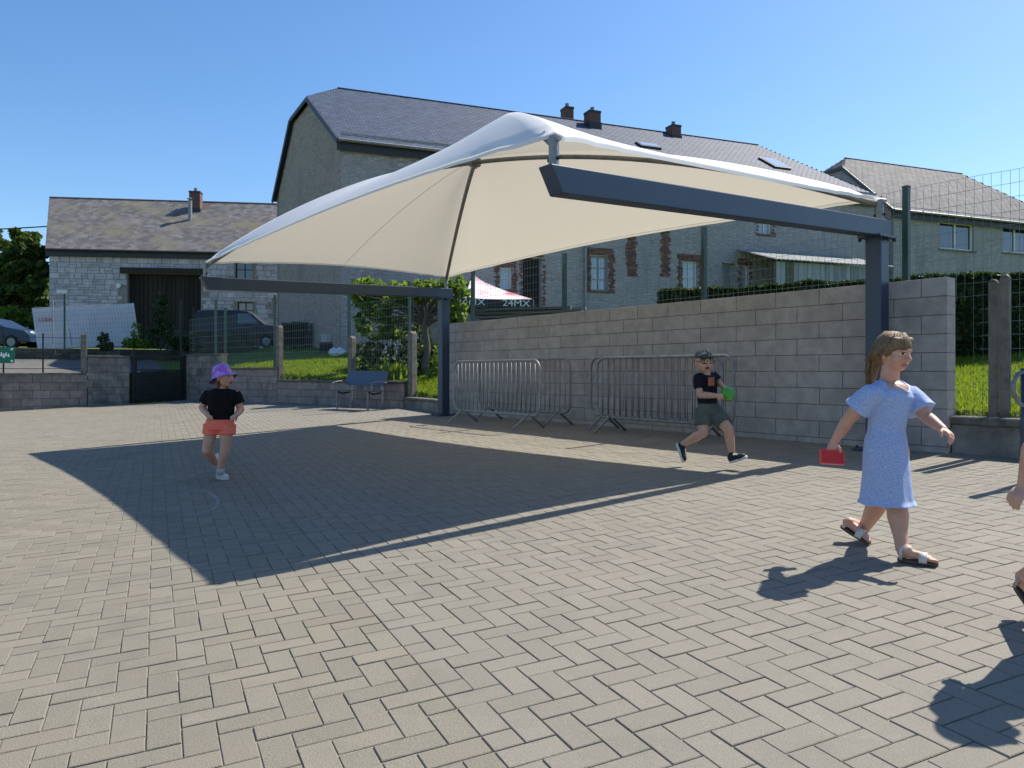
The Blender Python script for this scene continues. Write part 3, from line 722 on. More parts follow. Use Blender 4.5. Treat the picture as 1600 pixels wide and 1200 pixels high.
def roof(b, O, fu, gm, Lu, Lm, mr, ze, zr, zeb, ur0, ur1, jer, mat, sw, sh, limit, over=.28):
    """front and back pitch, half hip at the left, hip at the right"""
    k = (zr - ze) / mr; zf = lambda m: ze + k * m
    kb = (zr - zeb) / (Lm - mr); zbk = lambda m: zeb + kb * (Lm - m)
    uL = -.18; uR = Lu + .18
    ja, jb = jer if jer else (mr, mr)
    P = lambda u, m, z: pt(O, fu, gm, u, m, z)
    front = [P(uL, -over, zf(-over)), P(uR, -over, zf(-over)), P(ur1, mr, zr), P(ur0 if jer else uL, mr, zr)] + ([P(uL, ja, zf(ja))] if jer else [])
    back = [P(uR, Lm + over, zbk(Lm + over)), P(uL, Lm + over, zbk(Lm + over))] + ([P(uL, jb, zbk(jb))] if jer else []) + [P(ur0 if jer else uL, mr, zr), P(ur1, mr, zr)]
    rf = MB(); th = V((0, 0, -.09))
    rf.prism(front, th); rf.prism(back, th); rf.prism([P(uR, -over, zf(-over)), P(uR, Lm + over, zbk(Lm + over)), P(ur1, mr, zr)], th)
    if jer: rf.prism([P(uL, ja, zf(ja)), P(ur0, mr, zr), P(uL, jb, zbk(jb))], th)
    ro = rf.build('roof', M['fascia'], b)
    e = fu; nn = e.cross(front[2] - front[1]).normalized(); nn = nn if nn.z > 0 else -nn; s = nn.cross(e); s = s if s.z > 0 else -s
    E0 = front[0]; poly = [((p - E0).dot(e), (p - E0).dot(s)) for p in front]
    slates(ro, 'roof_slate', E0, e, s, poly, sw, sh, mat, limit)
    if jer:
        jp = [P(uL, jb, zbk(jb)), P(uL, ja, zf(ja)), P(ur0, mr, zr)]
        e2 = (jp[1] - jp[0]).normalized(); n2 = e2.cross(jp[2] - jp[0]).normalized(); n2 = n2 if n2.z > 0 else -n2; s2 = n2.cross(e2); s2 = s2 if s2.z > 0 else -s2
        slates(ro, 'hip_slate', jp[0], e2, s2, [((p - jp[0]).dot(e2), (p - jp[0]).dot(s2)) for p in jp], sw, sh, mat, 40)
    hp = [P(uR, -over, zf(-over)), P(uR, Lm + over, zbk(Lm + over)), P(ur1, mr, zr)]
    e2 = (hp[1] - hp[0]).normalized(); n2 = e2.cross(hp[2] - hp[0]).normalized(); n2 = n2 if n2.z > 0 else -n2; s2 = n2.cross(e2); s2 = s2 if s2.z > 0 else -s2
    slates(ro, 'hip_slate', hp[0], e2, s2, [((p - hp[0]).dot(e2), (p - hp[0]).dot(s2)) for p in hp], sw, sh, mat, 0)
    # ridge, gutter, fascia
    MB().tube([P(ur0 if jer else uL, mr, zr + .03), P(ur1, mr, zr + .03)], .06, 6).build('ridge', mat, ro)
    g0, g1 = P(uL, -over - .06, zf(-over) - .06), P(uR, -over - .06, zf(-over) - .06)
    MB().tube([g0, g1], .06, 8).build('gutter', M['galv_dull'] if limit > 200 else M['fascia'], ro)
    MB().bar(P(uL, -over * .55, zf(-over) - .24), P(uR, -over * .55, zf(-over) - .24), .05, .3).build('fascia', M['fascia'], ro)
    if jer:
        MB().bar(P(uL, ja, zf(ja) - .06), P(uL, jb, zbk(jb) - .06), .06, .16).build('fascia', M['fascia'], ro)
        MB().bar(P(uL - .02, -over, zf(-over) - .10), P(uL - .02, ja, zf(ja) - .10), .05, .2).build('verge_board', M['fascia'], ro)
        MB().bar(P(uL - .02, Lm + over, zbk(Lm + over) - .10), P(uL - .02, jb, zbk(jb) - .10), .05, .2).build('verge_board', M['fascia'], ro)
    return ro, zf, zbk
def gable_walls(b, O, fu, gm, Lu, Lm, mr, zb, zf, zbk, zr, jer, mat, mat2):
    P = lambda u, m, z: pt(O, fu, gm, u, m, z)
    d = -.12
    top = [P(0, .04, zf(.04) + d), P(0, jer[0], zf(jer[0]) + d), P(0, jer[1], zbk(jer[1]) + d), P(0, Lm, zbk(Lm) + d)] if jer else [P(0, .04, zf(.04) + d), P(0, mr, zr + d), P(0, Lm, zbk(Lm) + d)]
    MB().prism([P(0, .04, zb)] + top + [P(0, Lm, zb)], fu * .4).build('gable_wall', mat, b)
    MB().box((P(Lu, 0, zb) + P(Lu, Lm, zf(0))) / 2, (gm, fu, UP), (Lm / 2, .2, (zf(0) - zb) / 2)).build('end_wall', mat2, b)
    MB().box((P(0, Lm, zb) + P(Lu, Lm, zbk(Lm))) / 2 + gm * .01, (fu, gm, UP), (Lu / 2, .15, (zbk(Lm) - zb) / 2)).build('rear_wall', mat2, b)
def window(b, F, r, pane='pane_dark', frame_m='white', bars=(1, 1), dep=.18, name='window', fw=.05):
    a, c, z0, z1 = r
    fr = MB(); N = F.N
    def vb(u, z_0, z_1, w): fr.box(F.P(u, (z_0 + z_1) / 2, -dep + .03), (F.fu, N, UP), (w / 2, .03, (z_1 - z_0) / 2))
    def hb(z, u0, u1, w): fr.box(F.P((u0 + u1) / 2, z, -dep + .032), (F.fu, N, UP), ((u1 - u0) / 2, .028, w / 2))
    vb(a + fw / 2, z0, z1, fw); vb(c - fw / 2, z0, z1, fw); hb(z0 + fw / 2, a, c, fw); hb(z1 - fw / 2, a, c, fw)
    for i in range(1, bars[0] + 1): vb(a + (c - a) * i / (bars[0] + 1), z0, z1, fw * .8)
    for i in range(1, bars[1] + 1): hb(z0 + (z1 - z0) * i / (bars[1] + 1), a, c, fw * .6)
    w = fr.build(name, M[frame_m], b)
    nx, nz = bars[0] + 1, bars[1] + 1
    for i in range(nx):
        for j in range(nz):
            p = F.P(a + (c - a) * (i + .5) / nx, z0 + (z1 - z0) * (j + .5) / nz, -dep)
            MB().box(p, (F.fu, N, UP), ((c - a) / nx / 2, .006, (z1 - z0) / nz / 2)).build('pane', M[pane], w)
    MB().box(F.P((a + c) / 2, z0 - .03, .02), (F.fu, N, UP), ((c - a) / 2 + .06, .07, .03)).build('sill', M['concrete_post'], w)
    return w
def bricks(b, F, rect, holes, name='brick_surround', ragged=True):
    a, c, z0, z1 = rect; items = []; z = z0; r = 0
    while z < z1 - .03:
        e0 = a + (random.choice([0, .1, .05]) if ragged else 0); e1 = c - (random.choice([0, .1, .05]) if ragged else 0)
        x = e0 - (.11 if r % 2 else 0)
        while x < e1 - .04:
            p, q = max(x, e0), min(x + .215, e1)
            if q - p > .04 and not any(h[0] - .02 < (p + q) / 2 < h[1] + .02 and h[2] - .01 < z + .035 < h[3] + .01 for h in holes):
                for h in holes:
                    if h[2] - .01 < z + .035 < h[3] + .01:
                        if p < h[0] < q: q = h[0]
                        if p < h[1] < q: p = h[1]
                items.append((F.P((p + q) / 2, z + .036, .025 + random.uniform(-.004, .006)), F.fu, UP, F.N, max(q - p - .012, .02), .062, .05, .004))
            x += .215
        z += .075; r += 1
    ch_many(name, items, M['brick'], b)
def chimney(b, c, w, d, z0, z1, ax, mat, cap=True):
    ay = UP.cross(ax); o = MB().box(V((c.x, c.y, (z0 + z1) / 2)), (ax, ay, UP), (w / 2, d / 2, (z1 - z0) / 2)).build('chimney', mat, b)
    MB().box(V((c.x, c.y, z1 + .04)), (ax, ay, UP), (w / 2 + .02, d / 2 + .02, .05)).build('chimney_cap', M['fascia'], o)
    MB().tube([V((c.x, c.y, z1 + .1)), V((c.x, c.y, z1 + .32))], .1, 10).build('flue_pot', M['galv_dull'], o)
    MB().box(V((c.x, c.y, z0 + .25)), (ax, ay, UP), (w / 2 + .035, d / 2 + .035, .25)).build('flashing', M['fascia'], o)

M['brickwall'] = None
def brickwall():
    m, nd, lk, p = nodes_of('chimney_brick'); t = nd.new('ShaderNodeTexBrick'); t.inputs['Scale'].default_value = 1
    g = nd.new('ShaderNodeNewGeometry'); mp = nd.new('ShaderNodeMapping'); mp.inputs['Rotation'].default_value = (R(90), 0, 0); lk.new(g.outputs['Position'], mp.inputs[0]); lk.new(mp.outputs[0], t.inputs['Vector'])
    t.inputs['Color1'].default_value = (.17, .06, .045, 1); t.inputs['Color2'].default_value = (.11, .045, .04, 1); t.inputs['Mortar'].default_value = (.14, .12, .11, 1)
    t.inputs['Brick Width'].default_value = .22; t.inputs['Row Height'].default_value = .08; t.inputs['Mortar Size'].default_value = .01
    lk.new(t.outputs[0], p.inputs['Base Color']); p.inputs['Roughness'].default_value = .9; return m
M['brickwall'] = brickwall()

# ---- long farmhouse
HO = V((-6.25, 28, 0)); HU = V((.928, .371, 0)).normalized(); HG = V((-.504, .864, 0)).normalized(); HN = V((HU.y, -HU.x, 0))
HF = Facade(HO, HU, HN)
house = thing('stone_farmhouse', 'long rubble stone farmhouse with half-hipped slate roof behind the canopy', 'house', (HO.x, HO.y, 1.8))
zbH = 1.4; zeH = CAM_Z + 8.75
wins = {
 'a': HF.rect(781, 418, 800, 452), 'door': HF.rect(817, 403, 846, 482), 'b': HF.rect(924, 400, 950, 454), 'c': HF.rect(1067, 408, 1090, 458),
 'up': HF.rect(1186, 347, 1206, 366), 'd': HF.rect(1128, 411, 1150, 450), 'e': HF.rect(1157, 414, 1170, 450), 'k': HF.rect(552, 470, 566, 497)}
del wins['k']
holed_wall(HF, 0, 26, zbH, zeH, list(wins.values()), .3, M['rubble_front'], house)
for k, (bars, pane) in {'a': ((0, 1), 'pane_blue'), 'b': ((1, 2), 'pane_blue'), 'c': ((1, 1), 'pane_blue'), 'up': ((1, 0), 'pane_blue'), 'e': ((0, 1), 'pane_blue')}.items():
    window(house, HF, wins[k], pane, 'white' if k != 'b' else 'wood_pale', bars)
for k, mt in (('door', 'dark_void'), ('d', 'wood_pale')):
    a, c, z0, z1 = wins[k]; d = MB().box(HF.P((a + c) / 2, (z0 + z1) / 2, -.29), (HU, HN, UP), ((c - a) / 2, .03, (z1 - z0) / 2)).build('door', M[mt], house)
    n = 5
    for i in range(n): MB().box(HF.P(a + (c - a) * (i + .5) / n, (z0 + z1) / 2, -.25), (HU, HN, UP), ((c - a) / n / 2 - .01, .015, (z1 - z0) / 2 - .02)).build('door_board', M['wood_dark' if k == 'door' else mt], d)
hh = list(wins.values())
def grow(r, du, dz0, dz1): return (r[0] - du, r[1] + du, r[2] - dz0, r[3] + dz1)
for k, g in (('a', .25), ('door', .2), ('b', .35), ('c', .3), ('up', .22), ('e', .18)): bricks(house, HF, grow(wins[k], g, .1, .3), hh)
bricks(house, HF, HF.rect(977, 366, 996, 432), hh, 'brick_patch'); bricks(house, HF, HF.rect(1031, 357, 1048, 432), hh, 'brick_patch')
hr, zf, zbk = roof(house, HO, HU, HG, 26, 9.5, 5.29, CAM_Z + 8.62, CAM_Z + 12.2, CAM_Z + 8.4, 1.5, 23.9, (3.78, 6.56), M['slate'], .30, .17, 300)
gable_walls(house, HO, HU, HG, 26, 9.5, 5.29, zbH, zf, zbk, CAM_Z + 12.2, (3.78, 6.56), M['rubble_gable'], M['rubble_front'])
RO = HO + HG * 5.29
def ridge_u(px): c = (px - 800) / F_PX; return (c * RO.y - RO.x) / (HU.x - c * HU.y)
for px, top, w, mt, off in ((897, 169, .42, 'brickwall', .6), (916, 175, .60, 'brickwall', -.5), (1048, 197, .52, 'brickwall', -.2)):
    c = RO + HU * ridge_u(px) + HG * off; chimney(house, c, w, .6, CAM_Z + 11.5, CAM_Z + (HOR - top) / F_PX * c.y - .1, HU, M[mt])
def skylight(b, O, u, m, k, ze, w, h):
    c = pt(O, HU, HG, u, m, ze + k * m); s = (HG + UP * k).normalized(); n = HU.cross(s).normalized(); n = n if n.z > 0 else -n
    f = MB().box(c + n * .06, (HU, s, n), (w / 2, h / 2, .06)).build('skylight', M['fascia'], b)
    MB().box(c + n * .125, (HU, s, n), (w / 2 - .07, h / 2 - .08, .01)).build('pane', M['pane_blue'], f)
kH = 3.58 / 5.29
skylight(hr, HO, 22.3, 2.6, kH, CAM_Z + 8.62, 1.0, 1.3); skylight(hr, HO, 15.2, 2.9, kH, CAM_Z + 8.62, 1.1, .55)
u = HF.u(913)
MB().tube([HF.P(u, CAM_Z + 8.2, .12), HF.P(u, 1.6, .12)], .055, 10).build('downpipe', M['galv'], house)

# ---- lean-to shed against the farmhouse
shd = thing('lean_to_shed', 'low lean-to shed with grey corrugated roof against the farmhouse', 'shed', (11, 33, 2.2))
u0, u1 = 17.75, 24.0; out = 2.4; zb_, zf_ = CAM_Z + 5.55, CAM_Z + 4.75
n = 30
for i in range(n):
    a = u0 - .15 + (u1 - u0 + .4) * i / n; b = a + (u1 - u0 + .4) / n
    pr = [HF.P(a, zf_ - .05, out + .25), HF.P(a + (b - a) * .25, zf_ - .01, out + .25), HF.P(a + (b - a) * .75, zf_ - .01, out + .25), HF.P(b, zf_ - .05, out + .25)]
    dz = V((0, 0, zb_ - zf_)); bk = [p - HN * (out + .23) + dz for p in pr]
    mb = MB(); mb.add(pr + bk + [p - UP * .02 for p in pr + bk], [(0, 1, 5, 4), (1, 2, 6, 5), (2, 3, 7, 6), (8, 12, 13, 9), (9, 13, 14, 10), (10, 14, 15, 11), (0, 8, 9, 1), (1, 9, 10, 2), (2, 10, 11, 3)], t=random.random())
    mb.build('roof_sheet', M['corrugated'], shd)
n = 26
for i in range(n):
    a = u0 + (u1 - u0) * i / n
    MB().box(HF.P(a + (u1 - u0) / n / 2, (2.0 + zf_ - .09) / 2, out + random.uniform(-.01, .01)), (HU, HN, UP), ((u1 - u0) / n / 2 - .008, .015, (zf_ - 2.09) / 2)).build('wall_board', M['wood_pale'] if i not in (2, 3) else M['wood_grey'], shd)
MB().box(HF.P(u0 + .06, (2.0 + zf_ - .1) / 2, out - .1), (HU, HN, UP), (.06, .06, (zf_ - 2.1) / 2)).build('corner_post', M['wood_grey'], shd)
MB().box(HF.P((u0 + u1) / 2, (2.0 + zf_ - .09) / 2, out - .06), (HU, HN, UP), ((u1 - u0) / 2 - .03, .02, (zf_ - 2.12) / 2)).build('lining', M['wood_dark'], shd)

# ---- right-hand house
K_ = 1.42; AO = V((13.14, 26.5, 0)) * K_; AF = Facade(AO, HU, HN)
annex = thing('slate_roofed_house', 'smaller stone house with weathered slate roof at the right edge', 'house', (AO.x, AO.y, 2.0))
aw = [AF.rect(1468, 347, 1522, 391), AF.rect(1567, 353, 1610, 396)]
zA = lambda v: CAM_Z + v * K_
holed_wall(AF, 0, 9.5 * K_, 1.4, zA(5.75), aw, .25, M['rubble_front'], annex)
for r in aw: window(annex, AF, r, 'pane_dark', 'white', (1, 0), fw=.10)
AG = V((-.1, .995, 0)).normalized()
ar, azf, azb = roof(annex, AO, HU, AG, 9.5 * K_, 4.7 * K_, 4.0 * K_, zA(5.72), zA(8.52), zA(8.0), .6 * K_, 7.2 * K_, (3.1 * K_, 4.6 * K_), M['slate_old'], .42, .26, 250)
gable_walls(annex, AO, HU, AG, 9.5 * K_, 4.7 * K_, 4.0 * K_, 1.4, azf, azb, zA(8.52), (3.1 * K_, 4.6 * K_), M['rubble_front'], M['rubble_front'])

# ---- barn at the left
BO = V((-24.7, 41, 0)); BU = V((.99, .14, 0)).normalized(); BG = V((-.486, .874, 0)).normalized(); BN = V((BU.y, -BU.x, 0)); BF = Facade(BO, BU, BN)
barn = thing('stone_barn', 'grey stone barn with brown tiled roof and wide dark doorway', 'barn', (BO.x, BO.y, 2.2))
bd = BF.rect(199, 428, 314, 548); bw = [BF.rect(371, 472, 396, 497), BF.rect(427, 472, 446, 497), BF.rect(368, 405, 396, 437)]
zeB = CAM_Z + 6.62
holed_wall(BF, 0, 17, 1.5, zeB, [bd] + bw, .35, M['lime_mortar'], barn)
items = []; z = 1.6; holes = [(h[0] - .02, h[1] + .02, h[2] - .02, h[3] + .02) for h in [bd] + bw]
while z < zeB - .1:
    hgt = random.uniform(.17, .32); x = random.uniform(-.2, 0)
    while x < 14.5:
        wd = random.uniform(.25, .62); a, c = max(x, 0), min(x + wd, 14.5)
        split = random.random() < .2
        for (q0, q1) in (((z, z + hgt * .5), (z + hgt * .5, z + hgt)) if split else ((z, z + hgt),)):
            if c - a > .08 and q1 < zeB + .1 and not any(a < h[1] and c > h[0] and q0 < h[3] and q1 > h[2] for h in holes):
                items.append((BF.P((a + c) / 2, (q0 + q1) / 2, .02 + random.uniform(-.01, .014)), BU, UP, BN, round(c - a - .022, 2), round(q1 - q0 - .02, 2), .06, .012))
        x += wd
    z += hgt
lay_pieces('wall_stone', items, M['limestone'], barn, 300, key=lambda i: -i[4] * i[5] * (1 if i[0].x < -14 else .5), rest='wall_stones')
MB().box(BF.P((bd[0] + bd[1]) / 2, bd[3] + .16, .05), (BU, BN, UP), ((bd[1] - bd[0]) / 2 + .35, .08, .15)).build('lintel', M['wood_dark'], barn)
dm = MB().box(BF.P((bd[0] + bd[1]) / 2, (bd[2] + bd[3]) / 2, -.5), (BU, BN, UP), ((bd[1] - bd[0]) / 2, .04, (bd[3] - bd[2]) / 2)).build('barn_door', M['dark_void'], barn)
for i in range(16):
    w_ = (bd[1] - bd[0]) / 16
    MB().box(BF.P(bd[0] + w_ * (i + .5), (bd[2] + bd[3]) / 2, -.43 + random.uniform(-.01, .01)), (BU, BN, UP), (w_ / 2 - .012, .02, (bd[3] - bd[2]) / 2 - .02)).build('door_board', M['wood_dark'], dm)
for r in bw: window(barn, BF, r, 'pane_dark', 'black_metal', (1, 1))
brf, bzf, bzb = roof(barn, BO, BU, BG, 17, 10.3, 5.15, CAM_Z + 6.75, CAM_Z + 10.3, CAM_Z + 6.7, 0, 17, None, M['tile'], .30, .21, 100)
gable_walls(barn, BO, BU, BG, 17, 10.3, 5.15, 1.5, bzf, bzb, CAM_Z + 10.3, None, M['limestone'], M['limestone'])
BR = BO + BG * 4.3; c_ = (306 - 800) / F_PX; u = (c_ * BR.y - BR.x) / (BU.x - c_ * BU.y); c = BR + BU * u
chimney(barn, c, .62, .6, CAM_Z + 9.2, CAM_Z + 10.65, BU, M['brickwall'])
BR = BO + BG * 3.0; c_ = (297 - 800) / F_PX; u = (c_ * BR.y - BR.x) / (BU.x - c_ * BU.y); c = BR + BU * u
MB().tube([V((c.x, c.y, CAM_Z + 8.4)), V((c.x, c.y, CAM_Z + 10.0))], .11, 12).tube([V((c.x, c.y, CAM_Z + 10.06)), V((c.x, c.y, CAM_Z + 10.12))], [.19, .05], 12).build('flue_pipe', M['galv'], barn)
MB().box(BF.P(.65, BF.z(88, 455.5), .05), (BU, BN, UP), (.27, .012, .1)).build('name_plate', M['white'], barn)
p = BF.P(BF.u(185.5), BF.z(185, 446.5), .04); MB().tube([p, p + BN * .05], .13, 14).build('round_plaque', M['white'], barn)

# overhead cable
a = pt(BO, BU, BG, -.1, 2.6, CAM_Z + 8.2); cab = MB(); pts = []
for t in np.linspace(0, 1, 14): p = a.lerp(V((-44, 43, CAM_Z + 8.6)), float(t)); p.z -= .5 * math.sin(math.pi * t); pts.append(p)
tag(MB().tube(pts, .035, 6).build('overhead_cable', M['black_metal']), 'dark overhead cable running left from the barn corner', 'cable')
# stone bank wall behind the drive
bk = masonry_wall.__call__
B0 = W(300, 560, 30.5); B1 = W(14, 560, 27.4); bd_ = V((B1.x - B0.x, B1.y - B0.y, 0)); bl_ = bd_.length; bd_.normalize(); bn_ = V((-bd_.y, bd_.x, 0)); bn_ = bn_ if bn_.dot(-V((B0.x, B0.y, 0))) > 0 else -bn_
bw_ = thing('bank_wall', 'dark mossy dry-stone bank wall behind the drive', 'wall', (B0.x, B0.y, 1.4))
items = []; core = MB().box(V((B0.x, B0.y, 0)) + bd_ * bl_ / 2 - bn_ * .17 + UP * 1.5, (bd_, bn_, UP), (bl_ / 2, .14, .6)); core.build('wall_core', M['lime_mortar'], bw_)
x = 0
for r in range(6):
    x = random.uniform(-.2, 0)
    while x < bl_:
        w_ = random.uniform(.25, .6); ux = bd_ if bd_.cross(UP).dot(bn_) > 0 else -bd_
        items.append((V((B0.x, B0.y, 0)) + bd_ * (x + w_ / 2) + UP * (2.02 - r * .2) + bn_ * random.uniform(-.02, .03), ux, UP, bn_, round(w_ - .02, 2), .185, .2, .02)); x += w_
M['mossy'] = mk('mossy_stone', (.10, .095, .08), (.055, .06, .04), scale=5, detail=7, rough=.95, bump=.6, tint=.3, stain=(.04, .06, .02), sscale=2)
lay_pieces('wall_stone', items, M['mossy'], bw_, 300)

# low stone wall in front of the van
E0_ = W(262, 545, 31.2); E1_ = W(400, 545, 33.4); ed = V((E1_.x - E0_.x, E1_.y - E0_.y, 0)); el_ = ed.length; ed.normalize(); en = V((ed.y, -ed.x, 0))
ew = thing('stone_wall', 'dark low stone wall in front of the parked van', 'wall', (E0_.x, E0_.y, 1.8)); items = []
MB().box(V((E0_.x, E0_.y, 0)) + ed * el_ / 2 - en * .17 + UP * 2.3, (ed, en, UP), (el_ / 2, .14, .62)).build('wall_core', M['lime_mortar'], ew)
for r in range(6):
    x = random.uniform(-.2, 0)
    while x < el_:
        w_ = random.uniform(.25, .6); items.append((V((E0_.x, E0_.y, 0)) + ed * (x + w_ / 2) + UP * (2.86 - r * .2) + en * random.uniform(-.02, .03), ed, UP, en, round(w_ - .02, 2), .185, .2, .02)); x += w_
lay_pieces('wall_stone', items, M['mossy'], ew, 300)
# ================================================================== crowd barriers
def round_rect(L, z0, z1, r, n=6):
    pts = []
    for cx, cz, a0 in ((L - r, z1 - r, 0), (r, z1 - r, 90), (r, z0 + r, 180), (L - r, z0 + r, 270)):
        for i in range(n + 1): a = R(a0 + 90 * i / n); pts.append(V((cx + r * math.cos(a), 0, cz + r * math.sin(a))))
    return pts
def barrier(loc, d, label, L=2.45, plate=True, mat='galv_dull'):
    b = thing('crowd_barrier', label, 'barrier', (loc.x, loc.y, court(loc.x, loc.y)), math.atan2(d.y, d.x), 'galvanised crowd barriers by the block wall')
    MB().tube(round_rect(L, .22, 1.09, .15), .019, 10, closed=True).build('frame', M[mat], b, smooth=True, local=True)
    n = 19
    for i in range(n):
        x = .12 + (L - .24) * i / (n - 1); bend = random.uniform(-.008, .008)
        e = 0.0
        if x < .15: e = .05
        if x > L - .15: e = .05
        MB().tube([(x, 0, .225 + e), (x + bend, .004, .65), (x, 0, 1.085 - e)], .0075, 6).build('bar', M[mat], b, smooth=True, local=True)
    for x in (.28, L - .28):
        f = MB(); f.tube([(x - .02, -.3, .012), (x, -.02, .23), (x, .02, .23), (x + .02, .3, .012)], .017, 8); f.build('foot', M[mat], b, smooth=True, local=True)
    h = MB(); h.tube([(-.085, 0, .84), (.02, 0, .84)], .012, 8); h.tube([(-.085, 0, .84), (-.085, 0, .79)], .012, 8); h.tube([(-.085, 0, .42), (.02, 0, .42)], .012, 8); h.build('hook', M[mat], b, local=True)
    if plate: MB().abox(.03, .11, -.004, .004, .74, .86).build('plate', M['galv'], b, local=True)
    return b
barrier(V((-1.04, 13.85, 0)), WD, 'bright galvanised crowd barrier in front, next to the far canopy post', mat='galv')
barrier(V((-.60, 14.15, 0)), V((.62, -.78, 0)), 'duller crowd barrier behind the bright one beside the far canopy post')
barrier(V((1.27, 11.45, 0)), WD, 'crowd barrier in front, behind the running boy')
barrier(V((1.22, 11.85, 0)), V((.61, -.79, 0)), 'crowd barrier nearest the block wall behind the running boy')

# ================================================================== tubular rack at the right edge
rk = thing('bicycle_rack', 'dark tubular rack with ladder rails at the right edge', 'rack', (4.2, 6.34, court(4.2, 6.34)))
rp = V((4.225, 6.34, court(4.2, 6.34))); rd = V((.93, .37, 0)).normalized()
MB().tube([rp, rp + UP * .95], .024, 10).build('leg', M['anthracite'], rk, smooth=True)
MB().tube([rp + rd * 2, rp + rd * 2 + UP * .95], .024, 10).build('leg', M['anthracite'], rk, smooth=True)
lp = [rp + rd * 2.1 + UP * .93, rp + rd * .02 + UP * .93, rp - rd * .08 + UP * .90, rp - rd * .125 + UP * .82, rp - rd * .12 + UP * .74, rp - rd * .06 + UP * .665, rp + rd * .03 + UP * .62, rp + rd * 2.1 + UP * .62]
MB().tube(lp, .019, 10).build('rail_loop', M['galv_dull'], rk, smooth=True)
for i in range(12): MB().tube([rp + rd * (.14 + i * .16) + UP * .62, rp + rd * (.14 + i * .16) + UP * .93], .009, 6).build('rung', M['galv_dull'], rk)

# ================================================================== bench
bp = V((-3.62, 18.2, 0)); bn = thing('park_bench', 'blue steel bench with curved backrest in front of the garden wall', 'bench', (bp.x, bp.y, court(bp.x, bp.y)), math.atan2(D1.y, D1.x))
M['bench_blue'] = plain('bench_blue_steel', (.055, .085, .135), .45)
BL = .78
def bpanel(y0, z0, y1, z1, nm, thick=.02, r=.1):
    c = V((0, (y0 + y1) / 2, (z0 + z1) / 2)); up = V((0, y1 - y0, z1 - z0)); h = up.length / 2; up.normalize(); ax = V((1, 0, 0)); pts = []
    for sx, sy, a0 in ((1, 1, 0), (-1, 1, 90), (-1, -1, 180), (1, -1, 270)):
        for i in range(5): a = R(a0 + 22.5 * i); pts.append(c + ax * (sx * (BL - r) + r * math.cos(a)) + up * (sy * (h - r) + r * math.sin(a)))
    nr = ax.cross(up); MB().prism([p - nr * thick / 2 for p in pts], nr * thick).build(nm, M['bench_blue'], bn, local=True)
# bench local: x along the wall, -y towards the courtyard
bpanel(.16, .56, .26, .90, 'backrest'); bpanel(-.24, .45, .14, .43, 'seat', r=.06)
for x in (-.6, .6):
    MB().tube([(x, .20, 0), (x, .20, .40), (x, .205, .62)], .03, 10).build('leg', M['galv_dull'], bn, local=True)
    MB().tube([(x, -.2, 0), (x, -.2, .42)], .026, 10).build('leg', M['galv_dull'], bn, local=True)
    MB().tube([(x, -.2, .41), (x, -.05, .36), (x, .20, .40)], .02, 8).build('bracket', M['black_metal'], bn, local=True)
    MB().tube([(x * 1.28, -.22, .45), (x * 1.28, -.22, .62), (x * 1.28, .0, .66), (x * 1.28, .2, .62)], .018, 8).build('armrest', M['galv_dull'], bn, local=True)

# ================================================================== chalk drawing on the paving
m, nd, lk, p = nodes_of('chalk'); p.inputs['Base Color'].default_value = (.62, .62, .6, 1); p.inputs['Roughness'].default_value = 1
tr = nd.new('ShaderNodeBsdfTransparent'); mx = nd.new('ShaderNodeMixShader'); lk.new(ramp_n(nd, lk, noise_n(nd, lk, 45, 4), .42, .80), mx.inputs[0]); lk.new(tr.outputs[0], mx.inputs[1]); lk.new(p.outputs[0], mx.inputs[2]); lk.new(mx.outputs[0], nd['Material Output'].inputs[0])
M['chalk'] = m
def gpt(px, py):
    a = (px - 800) / F_PX; b = (py - HOR) / F_PX; Y = CAM_Z / (b + SLOPE * (.8 * a + .6)); return V((a * Y, Y, court(a * Y, Y)))
def chalk(pix):
    P = [gpt(*q) for q in pix]; Q = []
    for i in range(len(P) - 1):
        for t in (0, .25, .5, .75): Q.append(P[i].lerp(P[i + 1], t))
    Q.append(P[-1])
    for _ in range(3): Q = [Q[0]] + [(Q[i - 1] + Q[i] * 2 + Q[i + 1]) / 4 for i in range(1, len(Q) - 1)] + [Q[-1]]
    mb = MB(); rr = []
    for i, q in enumerate(Q):
        d = (Q[min(i + 1, len(Q) - 1)] - Q[max(i - 1, 0)]).normalized(); s = V((d.y, -d.x, 0)) * .016; rr.append([V((q.x + s.x, q.y + s.y, court(q.x + s.x, q.y + s.y) + .004)), V((q.x - s.x, q.y - s.y, court(q.x - s.x, q.y - s.y) + .004))])
    mb.loft(rr, cap=False); dedup_loft(mb); return mb
ck = chalk([(236, 762), (262, 754), (300, 743), (335, 735)]); c2 = chalk([(262, 768), (300, 765), (330, 770), (343, 782), (338, 795), (310, 803), (280, 808)]); ck.add(c2.v, c2.f)
tag(ck.build('chalk_drawing', M['chalk']), 'faint white chalk loops drawn on the shaded paving', 'drawing')

